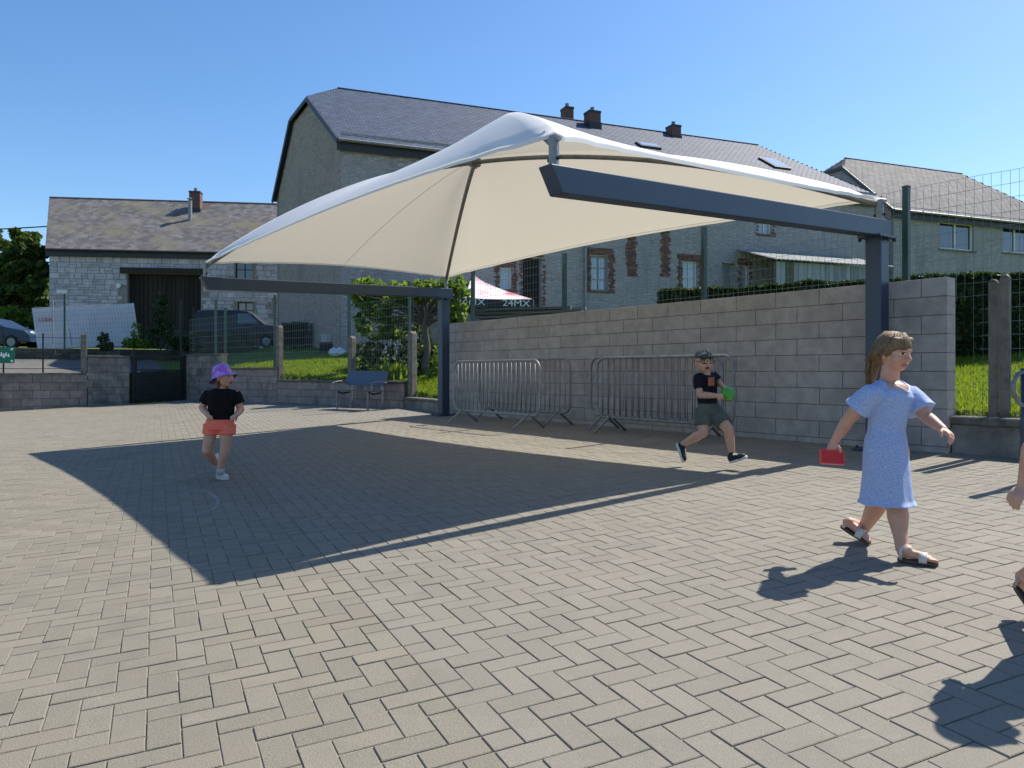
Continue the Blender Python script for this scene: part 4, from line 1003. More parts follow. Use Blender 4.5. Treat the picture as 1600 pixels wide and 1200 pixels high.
# ================================================================== vegetation
def leaf_mesh(name, C, size, mat, up=.0, elong=1.6):
    n = len(C); C = np.asarray(C); d = RNG.normal(size=(n, 3)); d[:, 2] = d[:, 2] * .8 + up; d /= np.linalg.norm(d, axis=1)[:, None]
    r = RNG.normal(size=(n, 3)); s = np.cross(d, r); s /= np.linalg.norm(s, axis=1)[:, None] + 1e-9
    k = (size * RNG.uniform(.45, 1.6, n))[:, None]
    vs = np.stack([C - d * k * elong / 2, C + s * k * .5 - d * k * .1, C + d * k * elong / 2, C - s * k * .5 - d * k * .1], 1).reshape(-1, 3)
    return np_mesh(name, vs, np.arange(4 * n).reshape(-1, 4), RNG.random(n), [mat])
def blob_pts(blobs, dens, shell=.55):
    out = []
    for (c, r) in blobs:
        r = np.array(r); n = int(dens * (r[0] * r[1] * r[2]) ** (2 / 3) * 12)
        d = RNG.normal(size=(n, 3)); d /= np.linalg.norm(d, axis=1)[:, None]; q = shell + (1 - shell) * RNG.random(n) ** .6
        wob = 1 + .22 * np.sin(d[:, 0] * 7 + c[0]) * np.sin(d[:, 1] * 6 + c[1] * 3) + .15 * np.sin(d[:, 2] * 9 + c[2])
        out.append(np.array(c) + d * r * (q * wob)[:, None])
    return np.concatenate(out)
def loosen(blobs, n=6, k=.42):          # break big masses into uneven clumps
    out = []
    for (c, r) in blobs:
        for _ in range(n):
            d = V((random.gauss(0, 1), random.gauss(0, 1), random.gauss(0, 1))).normalized() * random.uniform(.35, 1.0); q = random.uniform(.7, 1.35) * k
            out.append(((c[0] + d.x * r[0], c[1] + d.y * r[1], c[2] + d.z * r[2]), (r[0] * q, r[1] * q, r[2] * q)))
    return out
def plant(name, label, cat, base, blobs, dens, size, mat, trunk=None, group=None, up=0.0, elong=1.6, shell=.55, limb=.05, loose=False):
    blobs = loosen(blobs) if loose else blobs
    t = thing(name, label, cat, base, group=group)
    o = bpy.data.objects.new('crown', leaf_mesh('crown', blob_pts(blobs, dens, shell), size, mat, up, elong)); link(o, t)
    base = V(base); tm = MB()
    if trunk:
        top = V(trunk[0]); r0 = trunk[1]; pts = [base.lerp(top, i / 6) + V((random.uniform(-1, 1), random.uniform(-1, 1), 0)) * r0 * .35 * (1 if 0 < i < 6 else 0) for i in range(7)]
        tm.tube(pts, [r0 * (1.15 - .45 * i / 6) for i in range(7)], 9)
    else: top = base
    for (c, r) in blobs:
        c = V(c); a = top.lerp(base, random.uniform(0, .25)); mid = a.lerp(c, .5) + V((random.uniform(-.15, .15), random.uniform(-.15, .15), .1)) * (c - a).length * .6
        tm.tube([a, mid, c, c + V((random.uniform(-1, 1) * r[0], random.uniform(-1, 1) * r[1], r[2] * .6)) * .7], [limb, limb * .7, limb * .4, limb * .15], 6)
    tm.build('trunk', M['bark'], t, smooth=True)
    return t
# big trees at the left
def tw(px, py, Y, r): p = W(px, py, Y); return ((p.x, p.y, p.z), r)
p = W(5, 540, 47)
plant('broadleaf_tree', 'dense dark broadleaf tree at the left edge beside the barn', 'tree', (p.x, p.y, hz(p.x, p.y)),
      [tw(46, 372, 47, (.75, .8, .6)), tw(38, 395, 47, (1.0, 1.0, .7)), tw(8, 388, 47.5, (1.0, 1.0, .55)), tw(-22, 380, 47, (1.0, 1.0, .8)), tw(60, 418, 47, (.7, .9, .7)), tw(20, 418, 46.5, (1.0, 1.1, .6)), tw(-12, 425, 46, (1.1, 1.1, .8)), tw(58, 452, 46, (.75, .9, .6)), tw(30, 452, 46, (.9, 1.0, .6)), tw(2, 460, 45.6, (1.0, 1.0, .7)), tw(-45, 430, 46, (1.3, 1.2, 1.2)), tw(-60, 480, 46, (1.4, 1.3, 1.1)), tw(45, 482, 45.6, (.9, .9, .6)), tw(15, 488, 45.4, (1.0, .9, .55)), tw(-18, 490, 45.4, (1.0, .9, .6)), tw(66, 395, 47.5, (.45, .5, .4))],
      95, .25, M['leaf_tree'], (tuple(W(8, 470, 47)), .28), limb=.07, shell=.2, loose=True)
p = W(8, 540, 43)
plant('bush', 'low light green bush below the dark tree at the left', 'bush', (p.x, p.y, hz(p.x, p.y)), [tw(15, 497, 43, (.9, .8, .6)), tw(-15, 500, 43, (1.0, .8, .7)), tw(35, 507, 43, (.6, .6, .5)), tw(62, 497, 42.5, (.5, .5, .6))], 140, .14, M['leaf_shrub'])
p = W(20, 540, 62)
plant('distant_tree', 'darker tree farther behind the big tree at the left', 'tree', (p.x, p.y, hz(p.x, p.y)), [tw(60, 470, 62, (2.2, 1.5, 2.0)), tw(10, 460, 62, (2.6, 1.5, 2.4)), tw(-40, 460, 62, (2.6, 1.5, 2.4)), tw(40, 505, 61, (3, 1.5, 1.6)), tw(-20, 505, 61, (3, 1.5, 1.6)), tw(75, 500, 61, (1.6, 1.2, 1.5))], 90, .34, M['leaf_tree'], (tuple(W(20, 480, 62)), .3), limb=.12, shell=.2)
# espaliered tree and shrub beside the far post
p = W(665, 600, 20.8); p.z = hz(p.x, p.y)
pol = plant('pollarded_tree', 'leafy pollarded tree behind the fence left of the far canopy post', 'tree', tuple(p),
      [tw(585, 470, 21.5, (.65, .6, .5)), tw(615, 455, 21.3, (.65, .6, .45)), tw(650, 450, 21, (.75, .6, .4)), tw(690, 452, 20.6, (.6, .6, .4)), tw(707, 480, 20.4, (.4, .5, .5)), tw(575, 505, 21.8, (.4, .5, .4)), tw(618, 495, 21.5, (.5, .5, .4)), tw(655, 470, 21.3, (.6, .5, .35)), tw(716, 455, 20.3, (.3, .4, .35)), tw(712, 500, 20.3, (.3, .4, .4)), tw(612, 520, 21.6, (.3, .3, .3)), tw(568, 478, 21.9, (.4, .4, .4))],
      150, .105, M['leaf_shrub'], (tuple(W(667, 487, 20.8)), .10), limb=.022, shell=.1, loose=True)
p = W(590, 600, 21.6); p.z = hz(p.x, p.y)
plant('dark_shrub', 'dark shrub growing under the pollarded tree by the fence', 'shrub', tuple(p),
      [tw(600, 545, 22.3, (.7, .4, .6)), tw(640, 540, 22, (.7, .4, .8)), tw(675, 560, 21.2, (.5, .4, .5)), tw(570, 560, 22.6, (.5, .3, .5)), tw(655, 590, 21, (.5, .3, .3))], 190, .08, M['leaf_hedge'])
p = W(683, 612, 19.2); p.z = hz(p.x, p.y)
plant('small_shrub', 'small light green shrub next to the far canopy post', 'shrub', tuple(p), [tw(680, 590, 19.2, (.28, .25, .25)), tw(688, 560, 19.3, (.2, .22, .3)), tw(672, 600, 19.1, (.2, .2, .14))], 330, .06, M['leaf_shrub'])
# tuft of iris with pale flowers
p = W(610, 592, 20.6); p.z = hz(p.x, p.y)
ir = thing('iris_clump', 'clump of iris with pale purple flowers beside the lawn', 'flowers', tuple(p))
q = np.array(p) + np.stack([RNG.normal(0, .22, 500), RNG.normal(0, .16, 500), RNG.uniform(.02, .3, 500)], 1)
o = bpy.data.objects.new('blades', leaf_mesh('blades', q, .045, M['grass_blade'], up=3.0, elong=7)); link(o, ir); o['kind'] = 'stuff'
M['petal'] = leaf_mat('petal', (.50, .40, .62), (.75, .72, .80), .3)
for i in range(8):
    f = np.array(p) + np.array([random.uniform(-.22, .3), random.uniform(-.2, .2), random.uniform(.6, .98)])
    o = bpy.data.objects.new('flower', leaf_mesh('flower', f + RNG.normal(0, .03, (16, 3)) * np.array([.8, .8, 1.5]), .05, M['petal'], elong=1.3)); link(o, ir)
    MB().tube([(f[0], f[1], p.z), tuple(f)], .006, 5).build('stem', M['leaf_shrub'], ir)
# clipped hedges on the right
def hedge(label, A, B, w, z0, z1, n, size=.05):
    A = V(A); B = V(B); d = (B - A); L = d.length; d.normalize(); s = V((d.y, -d.x, 0))
    t = thing('clipped_hedge', label, 'hedge', (A.x, A.y, z0), group=None)
    k = RNG.random(n); u = RNG.random(n) * L; face = RNG.random(n)
    top = face < .4; v = np.where(top, RNG.uniform(-.5, .5, n) * w, np.where(face < .8, 1, -1) * (w / 2 - np.abs(RNG.normal(0, .03, n)))); zz = np.where(top, z1 - np.abs(RNG.normal(0, .025, n)), z0 + (z1 - z0) * k)
    zz = zz + .02 * np.sin(u * 3.1) + .015 * np.sin(u * 7.7)
    C = np.stack([A.x + d.x * u + s.x * v, A.y + d.y * u + s.y * v, zz], 1)
    o = bpy.data.objects.new('foliage', leaf_mesh('foliage', C, size, M['leaf_hedge'])); link(o, t)
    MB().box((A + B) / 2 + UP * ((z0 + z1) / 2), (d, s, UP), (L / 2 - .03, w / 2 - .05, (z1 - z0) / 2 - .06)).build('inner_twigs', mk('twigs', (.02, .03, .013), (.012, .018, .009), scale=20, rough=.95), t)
    MB().tube([A + UP * z0 + d * .3, A + UP * (z0 + .4) + d * .3], .03, 6).build('stem', M['bark'], t)
hedge('long clipped dark green hedge behind the block wall and fence', (2.9, 14.6, 0), (9.9, 10.6, 0), .8, .95, CAM_Z + 1.50, 30000, .06)
# shrubs around the gate
for (lab, px, py, Y, bl, mt) in (
    ('leafy climber on the fence behind the dark gate', 250, 552, 28.4, [(250, 490, .3, .75), (262, 520, .25, .5), (240, 525, .25, .4), (255, 470, .15, .3)], 'leaf_hedge'),
    ('light shrub at the right end of the white banner fence', 214, 545, 28.6, [(213, 520, .16, .42), (207, 535, .4, .2), (225, 537, .35, .18)], 'leaf_shrub'),
    ('small green weed in front of the white banner fence', 162, 548, 27.7, [(162, 530, .2, .28), (166, 541, .28, .16)], 'leaf_hedge'),
    ('low bush on the bank wall beside the climber', 290, 552, 29.3, [(285, 535, .5, .3), (300, 540, .4, .25)], 'leaf_hedge')):
    p = W(px, py, Y)
    plant('shrub', lab, 'shrub', tuple(p), [tw(x, y, Y, (a, a * .8, b)) for x, y, a, b in bl], 260, .075, M[mt], limb=.015)
# grass blades on the lawns in view
def scatter(n, f):
    out = []
    while len(out) < n:
        x, y = f(); out.append((x, y))
    return np.array(out)
def reg1():
    t = random.uniform(2.4, L1 + 1.8); d = abs(random.gauss(0, 2.2)) + .16; q = P1 + D1 * t - N1 * d; return q.x, q.y
def reg2():
    t = random.uniform(LW - 4, LW + 5.5); d = random.uniform(.22, 5.2); q = WALL0 + WD * t - WN * d; return q.x, q.y
XY = np.concatenate([scatter(52000, reg1), scatter(90000, reg2)])
Zg = terrain(XY[:, 0], XY[:, 1]); n = len(XY); hgt = RNG.uniform(.03, .085, n) * (1 + .8 * (np.sin(XY[:, 0] * 2.3) * np.sin(XY[:, 1] * 1.7) > .3)); an = RNG.uniform(0, 6.28, n); wv = .006 + .004 * RNG.random(n); wv = wv * np.where(XY[:, 1] > 14, 1.7, 1)
bx = np.stack([np.cos(an) * wv, np.sin(an) * wv, np.zeros(n)], 1); b0 = np.stack([XY[:, 0], XY[:, 1], Zg - .01], 1); tp = b0 + np.stack([RNG.normal(0, .022, n), RNG.normal(0, .022, n), hgt], 1)
o = bpy.data.objects.new('grass', np_mesh('grass', np.stack([b0 - bx, b0 + bx, tp], 1).reshape(-1, 3), np.arange(3 * n).reshape(-1, 3), RNG.random(n), [M['grass_blade']])); link(o)
tag(o, 'short sunlit lawn grass behind the garden walls', 'grass', kind='stuff')
# stray tufts along the wall tops
# ================================================================== vehicles
def paint(name, c): m = plain(name, c, .4); m.node_tree.nodes['Principled BSDF'].inputs['Coat Weight'].default_value = .0; return m
M['tyre'] = plain('tyre_rubber', (.012, .012, .012), .85)
M['carglass'] = glass('car_glass', (.02, .025, .03))
def vehicle(name, label, loc, rz, prof, glassp, wheels, col, Wd=1.72, lamps=True, rails=False, group=None):
    t = thing(name, label, 'car' if name != 'parked_van' else 'van', loc, rz, group)
    pm = paint(name + '_paint', col); st = []
    for y, k, dz in ((-Wd / 2, .80, .0), (-Wd / 2 + .05, .95, 0), (-Wd / 2 + .16, 1, 0), (Wd / 2 - .16, 1, 0), (Wd / 2 - .05, .95, 0), (Wd / 2, .80, 0)):
        ring = []
        for (x, z) in prof:
            zc = z if z < .95 else .95 + (z - .95) * (1 if abs(y) < Wd / 2 - .1 else .985); yy = y * (1 - max(0, z - .9) * .13)
            xx = 2.1 + (x - 2.1) * (1 if k == 1 else .992 if k > .9 else .98); ring.append(V((xx, yy, zc * (1 if k == 1 else .995 if k > .9 else .985) + (0 if z > .5 else .02 * (k < .9)))))
        st.append(ring)
    MB().loft(st).build('body', pm, t, smooth=False, local=True, bevel=.0)
    for gp in glassp:
        for s in (-1, 1):
            pts = [V((x, s * ((Wd / 2) * (1 - max(0, z - .9) * .13) + .004), z)) for x, z in gp]
            MB().prism(pts, V((0, s * .012, 0))).build('window', M['carglass'], t, local=True)
    for x in wheels:
        for s in (-1, 1):
            w = MB().tube([(x, s * (Wd / 2 - .18), .31), (x, s * (Wd / 2 + .01), .31)], .31, 22).build('wheel', M['tyre'], t, local=True)
            MB().tube([(x, s * (Wd / 2 + .012), .31), (x, s * (Wd / 2 + .03), .31)], .19, 16).build('rim', M['galv'], w, local=True)
    for s in (-1, 1):
        MB().ell((prof[-2][0] - .06, s * (Wd / 2 - .25), .72), ((.09, 0, 0), (0, .2, 0), (0, 0, .1))).build('headlight', M['pane_blue'], t, smooth=True, local=True)
        MB().box((2.85, s * (Wd / 2 + .06), 1.02), ((1, 0, 0), (0, 1, 0), (0, 0, 1)), (.07, .07, .07)).build('wing_mirror', pm, t, local=True, bevel=.02)
    MB().abox(prof[0][0] - .03, prof[0][0] + .1, -Wd / 2 + .08, Wd / 2 - .08, .35, .52).build('bumper', M['tyre'], t, local=True)
    return t
van_prof = [(0, .32), (.0, .9), (.06, 1.45), (.2, 1.74), (.5, 1.80), (2.1, 1.81), (2.5, 1.74), (2.75, 1.60), (3.3, 1.13), (3.95, .98), (4.15, .75), (4.18, .32)]
van_gl = [[(2.05, 1.12), (2.05, 1.62), (2.55, 1.60), (3.0, 1.16)]]
p = W(308, 525, 36.5)
vehicle('parked_van', 'dark blue van parked on the slope between the barn and the farmhouse', (p.x, p.y, CAM_Z + 1.12), .12, van_prof, van_gl, (.75, 3.35), (.012, .018, .034))
car_prof = [(0, .32), (-.02, .72), (.08, .98), (.45, 1.38), (.9, 1.46), (1.9, 1.46), (2.3, 1.38), (3.0, 1.0), (3.9, .84), (4.15, .65), (4.2, .32)]
car_gl = [[(.45, 1.0), (.72, 1.34), (1.5, 1.38), (1.5, 1.0)], [(1.56, 1.0), (1.56, 1.38), (2.1, 1.36), (2.75, 1.02)]]
p = W(-75, 545, 35.5)
vehicle('parked_car', 'blue hatchback parked nearest at the left edge', (p.x, p.y, CAM_Z + (HOR - 546) / F_PX * 35.5), .0, car_prof, car_gl, (.75, 3.3), (.012, .035, .085))
p = W(-78, 545, 39.5)
vehicle('parked_car', 'dark blue car standing behind the nearer car at the left edge', (p.x, p.y, CAM_Z + (HOR - 544) / F_PX * 39.5), .05, car_prof, car_gl, (.75, 3.3), (.008, .02, .06))

# ================================================================== banner fence panel, tent, odds and ends
def text_mesh(s, size, mat, name, parent, mw, depth=.004):
    cu = bpy.data.curves.new(name, 'FONT'); cu.body = s; cu.size = size; cu.extrude = depth; cu.align_x = 'CENTER'; cu.align_y = 'CENTER'
    to = bpy.data.objects.new('tmp', cu); COL.objects.link(to); bpy.context.view_layer.update()
    me = bpy.data.meshes.new_from_object(to.evaluated_get(bpy.context.evaluated_depsgraph_get())); bpy.data.objects.remove(to)
    me.name = name; me.materials.clear(); me.materials.append(mat)
    return piece(name, me, mw, parent)
bf = thing('site_fence', 'leaning temporary fence panel covered with a white banner', 'fence', tuple(W(130, 548, 29.2)))
c00, c10, c11, c01 = W(59, 545, 28.6), W(218, 540, 29.9), W(209, 474, 29.9), W(50, 482, 28.6)
def bl(u, v, o=0.0): n = (c10 - c00).cross(c01 - c00).normalized(); n = n if n.dot(-c00) > 0 else -n; return c00.lerp(c10, u).lerp(c01.lerp(c11, u), v) + n * o
tp = MB(); gr = [[bl(i / 24, j / 10, .02 + .02 * math.sin(i * 1.3) * math.sin(j * .6)) for j in range(11)] for i in range(25)]
tp.add([p for r in gr for p in r], [(i * 11 + j, (i + 1) * 11 + j, (i + 1) * 11 + j + 1, i * 11 + j + 1) for i in range(24) for j in range(10)])
tp.build('banner', mk('white_tarpaulin', (.62, .64, .68), (.52, .55, .60), scale=1.2, rough=.6), bf, smooth=True)
fr = MB(); fr.tube([bl(0, 0), bl(1, 0), bl(1, 1), bl(0, 1)], .022, 8, closed=True); fr.tube([bl(.33, 0), bl(.33, 1.0)], .018, 8); fr.build('frame', M['galv'], bf)
gw = MB()
for i in range(1, 34): gw.bar(bl(i / 34, 0, .055), bl(i / 34, 1, .055), .005, .005)
for j in range(1, 9): gw.bar(bl(0, j / 9, .058), bl(1, j / 9, .058), .005, .005)
gw.build('wire_mesh', M['galv_dull'], bf, kind='stuff')
nx_ = (c10 - c00).normalized(); ny_ = (c01 - c00).normalized(); nz_ = nx_.cross(ny_).normalized(); ny_ = nz_.cross(nx_)
text_mesh('LCDA', .17, plain('banner_red', (.5, .04, .05)), 'lettering', bf, frame(bl(.11, .70, .07), nx_, ny_, nz_))
for i, px in enumerate((101, 83)):
    q = W(px, 545, 28.0 + i * .3); z1 = CAM_Z + (HOR - (460, 468)[i]) / F_PX * q.y
    tag(MB().tube([V((q.x, q.y, q.z - .2)), V((q.x, q.y, z1))], (.035, .022)[i], 10).build('fence_pole', M['green_post' if i == 0 else 'galv']), ('dark green pole in front of the white banner', 'thin galvanised pole in front of the white banner')[i], 'pole')
for i, (px, y0, y1, Y) in enumerate(((283, 630, 468, 26.1), (303, 575, 480, 26.6))):
    q = W(px, y0, Y); tag(MB().tube([q, W(px, y1, Y)], .035, 10).build('fence_pole', M['black_metal']), ('dark pole at the right side of the gate', 'dark pole on the pier right of the gate')[i], 'pole')

# pop-up tent
tA, tB = V((-2.3, 25.4, 0)), V((.74, 26.5, 0)); td = (tB - tA); tl = td.length; td.normalize(); tn = V((-td.y, td.x, 0))
tent = thing('popup_tent', 'white and pink pop-up tent with black lettered valance behind the wall', 'tent', (tA.x, tA.y, hz(tA.x, tA.y)))
zE, zP = CAM_Z + 2.50, CAM_Z + 3.46; cs = [tA, tB, tB + tn * tl, tA + tn * tl]; pk = (tA + tB) / 2 + tn * tl / 2
m, nd, lk, p = nodes_of('tent_cloth'); lk.new(mixc(nd, lk, ramp_n(nd, lk, noise_n(nd, lk, 1.3, 3), .52, .66), (.66, .60, .64), (.55, .16, .20)), p.inputs['Base Color']); p.inputs['Roughness'].default_value = .6
M['tent'] = m; M['tent_dark'] = plain('tent_black', (.012, .011, .018), .6)
for i in range(4):
    a, b = cs[i], cs[(i + 1) % 4]; g = []
    for q in np.linspace(0, 1, 12):
        row = []
        for w in np.linspace(0, 1, 9):
            e = a.lerp(b, float(w)); pt_ = pk.lerp(e, float(q)); z = zP - (zP - zE) * (q ** .72) - .05 * math.sin(math.pi * w) * q; row.append(V((pt_.x, pt_.y, z)))
        g.append(row)
    mb = MB(); mb.add([p for r in g for p in r], [(r * 9 + c, r * 9 + c + 1, (r + 1) * 9 + c + 1, (r + 1) * 9 + c) for r in range(11) for c in range(8)])
    mb.build('roof_panel', M['tent'] if i in (0, 1) else M['tent_dark'] if i == 3 else M['tent'], tent, smooth=True)
    vz = [V((p.x, p.y, zE + .01 - .05 * math.sin(math.pi * w))) for w in np.linspace(0, 1, 9) for p in [a.lerp(b, float(w))]]
    out = ((a + b) / 2 - pk); out.z = 0; out.normalize()
    va = MB(); va.loft([[p + out * .004, p + out * .02 - UP * .27] for p in vz], cap=False); dedup_loft(va); vo = va.build('valance', M['tent_dark'], tent)
    if i == 0:
        for w in (.30, .80):
            text_mesh('24MX', .30, plain('tent_white', (.72, .74, .76)), 'lettering', vo, frame(a.lerp(b, w) + UP * (zE - .165) + out * .035, td * 1.35, UP, out, (1.35, 1, 1)))
    MB().tube([V((a.x, a.y, hz(a.x, a.y))), V((a.x, a.y, zE))], .022, 6).build('leg', M['galv_dull'], tent)
# timber stack beyond the wall
ts = thing('timber_stack', 'dark stack of timber boards behind the wire fence', 'timber', (-.6, 22.5, 1.9))
sA = W(735, 500, 22.8); sB = W(905, 492, 21.8); sd = (sB - sA); sd.z = 0; sl = sd.length; sd.normalize(); sn_ = V((-sd.y, sd.x, 0)); zb = hz(sA.x, sA.y)
r = 0; z = zb
while z < CAM_Z + 1.87 - r * .0:
    for j in range(3):
        L = sl * random.uniform(.86, 1.0); o_ = random.uniform(0, .25)
        MB().box(V((sA.x, sA.y, z + .04)) + sd * (o_ + L / 2) + sn_ * (j * .2 + random.uniform(-.03, .03)), (sd, sn_, UP), (L / 2, .085, .036)).build('board', M['wood_grey'], ts)
    z += .11; r += 1
# bins and oddments by the gable
def bin_(px, Y, label, s=1.0):
    q = W(px, 545, Y); q.z = hz(q.x, q.y); b = thing('wheelie_bin', label, 'bin', tuple(q), .3, 'wheelie bins by the gable')
    dk = plain('bin_dark', (.012, .014, .014), .6); st = [[V((sx * w, sy * d, z)) for sx, sy in ((-1, -1), (1, -1), (1, 1), (-1, 1))] for w, d, z in ((.23, .26, .12), (.29, .36, 1.0))]
    MB().loft(st).build('body', dk, b, local=True); MB().box((0, .02, 1.04), ((1, 0, 0), (0, 1, .08), (0, -.08, 1)), (.31, .39, .035)).build('lid', dk, b, local=True, bevel=.015)
    for s_ in (-1, 1): MB().tube([(s_ * .19, .3, .1), (s_ * .25, .3, .1)], .1, 14).build('wheel', M['tyre'], b, local=True)
bin_(452, 31.5, 'dark wheelie bin nearest the van beside the stone gable'); bin_(469, 31.0, 'dark wheelie bin right of the other bin by the gable')
q = W(512, 548, 29.0); q.z = hz(q.x, q.y) + .35
tb = thing('garden_tub', 'pale plastic tub on a stand at the farmhouse corner', 'tub', (q.x, q.y, q.z - .35))
MB().loft([[V((q.x + r_ * math.cos(a * .3927), q.y + r_ * .7 * math.sin(a * .3927), q.z + z_)) for a in range(16)] for r_, z_ in ((.22, 0), (.27, .3), (.29, .32))]).build('tub', plain('tub_grey', (.40, .42, .44)), tb)
MB().box(q - UP * .2, ((1, 0, 0), (0, 1, 0), UP), (.26, .2, .18)).build('stand', M['wood_dark'], tb)
q = W(528, 556, 27.2); q.z = hz(q.x, q.y)
bag = MB(); 
for i in range(6): bag.ell(q + V((random.uniform(-.2, .2), random.uniform(-.1, .1), random.uniform(.08, .22))), ((random.uniform(.1, .2), .03, .02), (-.02, random.uniform(.1, .16), .03), (.02, .03, random.uniform(.08, .14))), 9, 6)
tag(bag.build('plastic_sack', plain('white_plastic', (.60, .62, .66), .4)), 'crumpled white plastic sack lying on the lawn by the farmhouse', 'sack')
# ================================================================== people
def remesh(mb, name, mats, vox=.0045, smooth=4):
    me = mb.mesh('tmp'); bm = bmesh.new(); bm.from_mesh(me); bmesh.ops.recalc_face_normals(bm, faces=bm.faces); bm.to_mesh(me); bm.free()
    o = bpy.data.objects.new('tmp', me); COL.objects.link(o)
    r = o.modifiers.new('r', 'REMESH'); r.mode = 'VOXEL'; r.voxel_size = vox; r.use_smooth_shade = True
    if smooth: s = o.modifiers.new('s', 'SMOOTH'); s.factor = .5; s.iterations = smooth
    bpy.context.view_layer.update()
    res = bpy.data.meshes.new_from_object(o.evaluated_get(bpy.context.evaluated_depsgraph_get()))
    bpy.data.objects.remove(o); res.name = name
    res.materials.clear()
    for m in mats: res.materials.append(m)
    res.polygons.foreach_set('use_smooth', [True] * len(res.polygons))
    return res
def child(name, me, parent): o = bpy.data.objects.new(name, me); link(o, parent); return o
def skin_mat(name, c):
    m, nd, lk, p = nodes_of(name)
    lk.new(mixc(nd, lk, ramp_n(nd, lk, noise_n(nd, lk, 18, 4), .35, .7), c, (c[0] * .93, c[1] * .80, c[2] * .76)), p.inputs['Base Color'])
    p.inputs['Roughness'].default_value = .5; p.inputs['Subsurface Weight'].default_value = .12; p.inputs['Subsurface Radius'].default_value = (.02, .008, .005); p.inputs['Subsurface Scale'].default_value = .5
    return m
SK = skin_mat('skin', (.58, .33, .23))
EYE = plain('eye', (.03, .022, .02), .2); LIP = plain('lips', (.40, .16, .13), .5); MOUTH = plain('mouth', (.09, .02, .02), .5); BROW = plain('brow', (.14, .09, .055), .8); EW = plain('eye_white', (.6, .58, .56), .3)
def basis(front, up=(0, 0, 1)):
    f = V(front).normalized(); u = V(up) - f * f.dot(V(up)); u.normalize(); return f.cross(u).normalized(), f, u       # right hand of the person, front, up
def limb(mb, pts):                                  # (point, radius) chain of tapered capsules
    for (a, ra), (b, rb) in zip(pts[:-1], pts[1:]): mb.caps(a, ra, b, rb)
def head_prims(mb, c, front, h, up=(0, 0, 1)):
    r, f, u = basis(front, up); L = lambda x, y, z: V(c) + r * (x * h) + f * (y * h) + u * (z * h)
    E = lambda p, a: mb.ell(L(*p), (r * (a[0] * h), f * (a[1] * h), u * (a[2] * h)), 18, 14)
    E((0, -.08, .17), (.74, .88, .83)); E((0, .12, -.30), (.60, .66, .62)); E((0, .36, -.62), (.33, .36, .30)); E((0, .22, .1), (.66, .64, .5))
    for s in (-1, 1):
        E((s * .34, .44, -.28), (.28, .28, .26)); E((s * .73, -.06, -.1), (.09, .17, .25))
    mb.caps(L(0, .80, .02), .07 * h, L(0, .95, -.26), .115 * h); E((-.1, .86, -.28), (.09, .09, .08)); E((.1, .86, -.28), (.09, .09, .08))
    E((0, .72, -.52), (.22, .12, .055)); E((0, .70, -.62), (.19, .12, .06)); E((0, .70, .2), (.45, .16, .08))
    return L
def paint_face(me, c, front, h, up=(0, 0, 1), mouth_open=0.0, eyes='open'):
    r, f, u = basis(front, up); n = len(me.polygons); ctr = np.zeros(n * 3, np.float32); me.polygons.foreach_get('center', ctr); d = (ctr.reshape(-1, 3) - np.array(c)) / h
    x = d @ np.array(r); y = d @ np.array(f); z = d @ np.array(u); mi = np.zeros(n, np.int32); fr = (y > .42) & (np.abs(z) < 1) & (np.abs(x) < .8)
    ax = np.abs(x)
    mi[fr & (((ax - .31) / .26) ** 2 + ((z - .245 - .1 * (.31 - ax)) / .055) ** 2 < 1)] = 3
    if eyes == 'open':
        mi[fr & (((ax - .31) / .15) ** 2 + ((z - .02) / .06) ** 2 < 1)] = 5
        mi[fr & (((ax - .31) / .065) ** 2 + ((z - .02) / .065) ** 2 < 1)] = 1
        mi[fr & (((ax - .31) / .17) ** 2 + ((z - .085) / .022) ** 2 < 1)] = 1
    else: mi[fr & (((ax - .31) / .19) ** 2 + ((z - .0) / .045) ** 2 < 1)] = 1
    mi[fr & ((x / .25) ** 2 + ((z + .57) / (.10 + mouth_open * .06)) ** 2 < 1)] = 2
    if mouth_open: mi[fr & ((x / .18) ** 2 + ((z + .57) / (.10 * mouth_open)) ** 2 < 1)] = 4
    me.polygons.foreach_set('material_index', mi)
FM = [EYE, LIP, BROW, MOUTH, EW]
def hand(mb, wrist, d, palm, s=1.0, curl=.5, thumb=1, spread=.12):
    """d: wrist to knuckles, palm: the way the palm looks, thumb: +1/-1 side"""
    d = V(d).normalized(); pn = V(palm); pn = (pn - d * pn.dot(d)).normalized(); sd = d.cross(pn) * thumb; w = V(wrist)
    k = w + d * .062 * s
    mb.ell(w + d * .036 * s, (d * .042 * s, sd * .034 * s, pn * .017 * s), 14, 10)
    mb.caps(w - d * .015 * s, .0215 * s, w + d * .012 * s, .021 * s)
    for i, (o, L) in enumerate(((.025, .052), (.008, .058), (-.009, .053), (-.025, .042))):
        b = k + sd * o * s - d * (.004 * abs(i - 1)) * s; dd = (d + sd * (o * spread * 20)).normalized(); c = curl * (1 + .12 * i); q = b; r0 = .0088 * s
        for j, fr in enumerate((.45, .32, .23)):
            a = c * (.55 + .45 * j) * 1.1; dd2 = (dd * math.cos(a) + pn * math.sin(a)).normalized(); e = q + dd2 * L * fr * 1.05 * s
            mb.caps(q, r0, e, r0 * .92); q = e; r0 *= .92; pn_ = (pn * math.cos(a) - dd * math.sin(a)); dd = dd2
        # keep palm normal constant for the next finger
    t0 = w + d * .014 * s + sd * .028 * s; t1 = t0 + (d * .55 + sd * .75 + pn * .35).normalized() * .03 * s; t2 = t1 + (d * .9 + sd * .25 + pn * .4 * (1 + curl)).normalized() * .026 * s
    mb.caps(t0, .0125 * s, t1, .0105 * s); mb.caps(t1, .0105 * s, t2, .0085 * s)
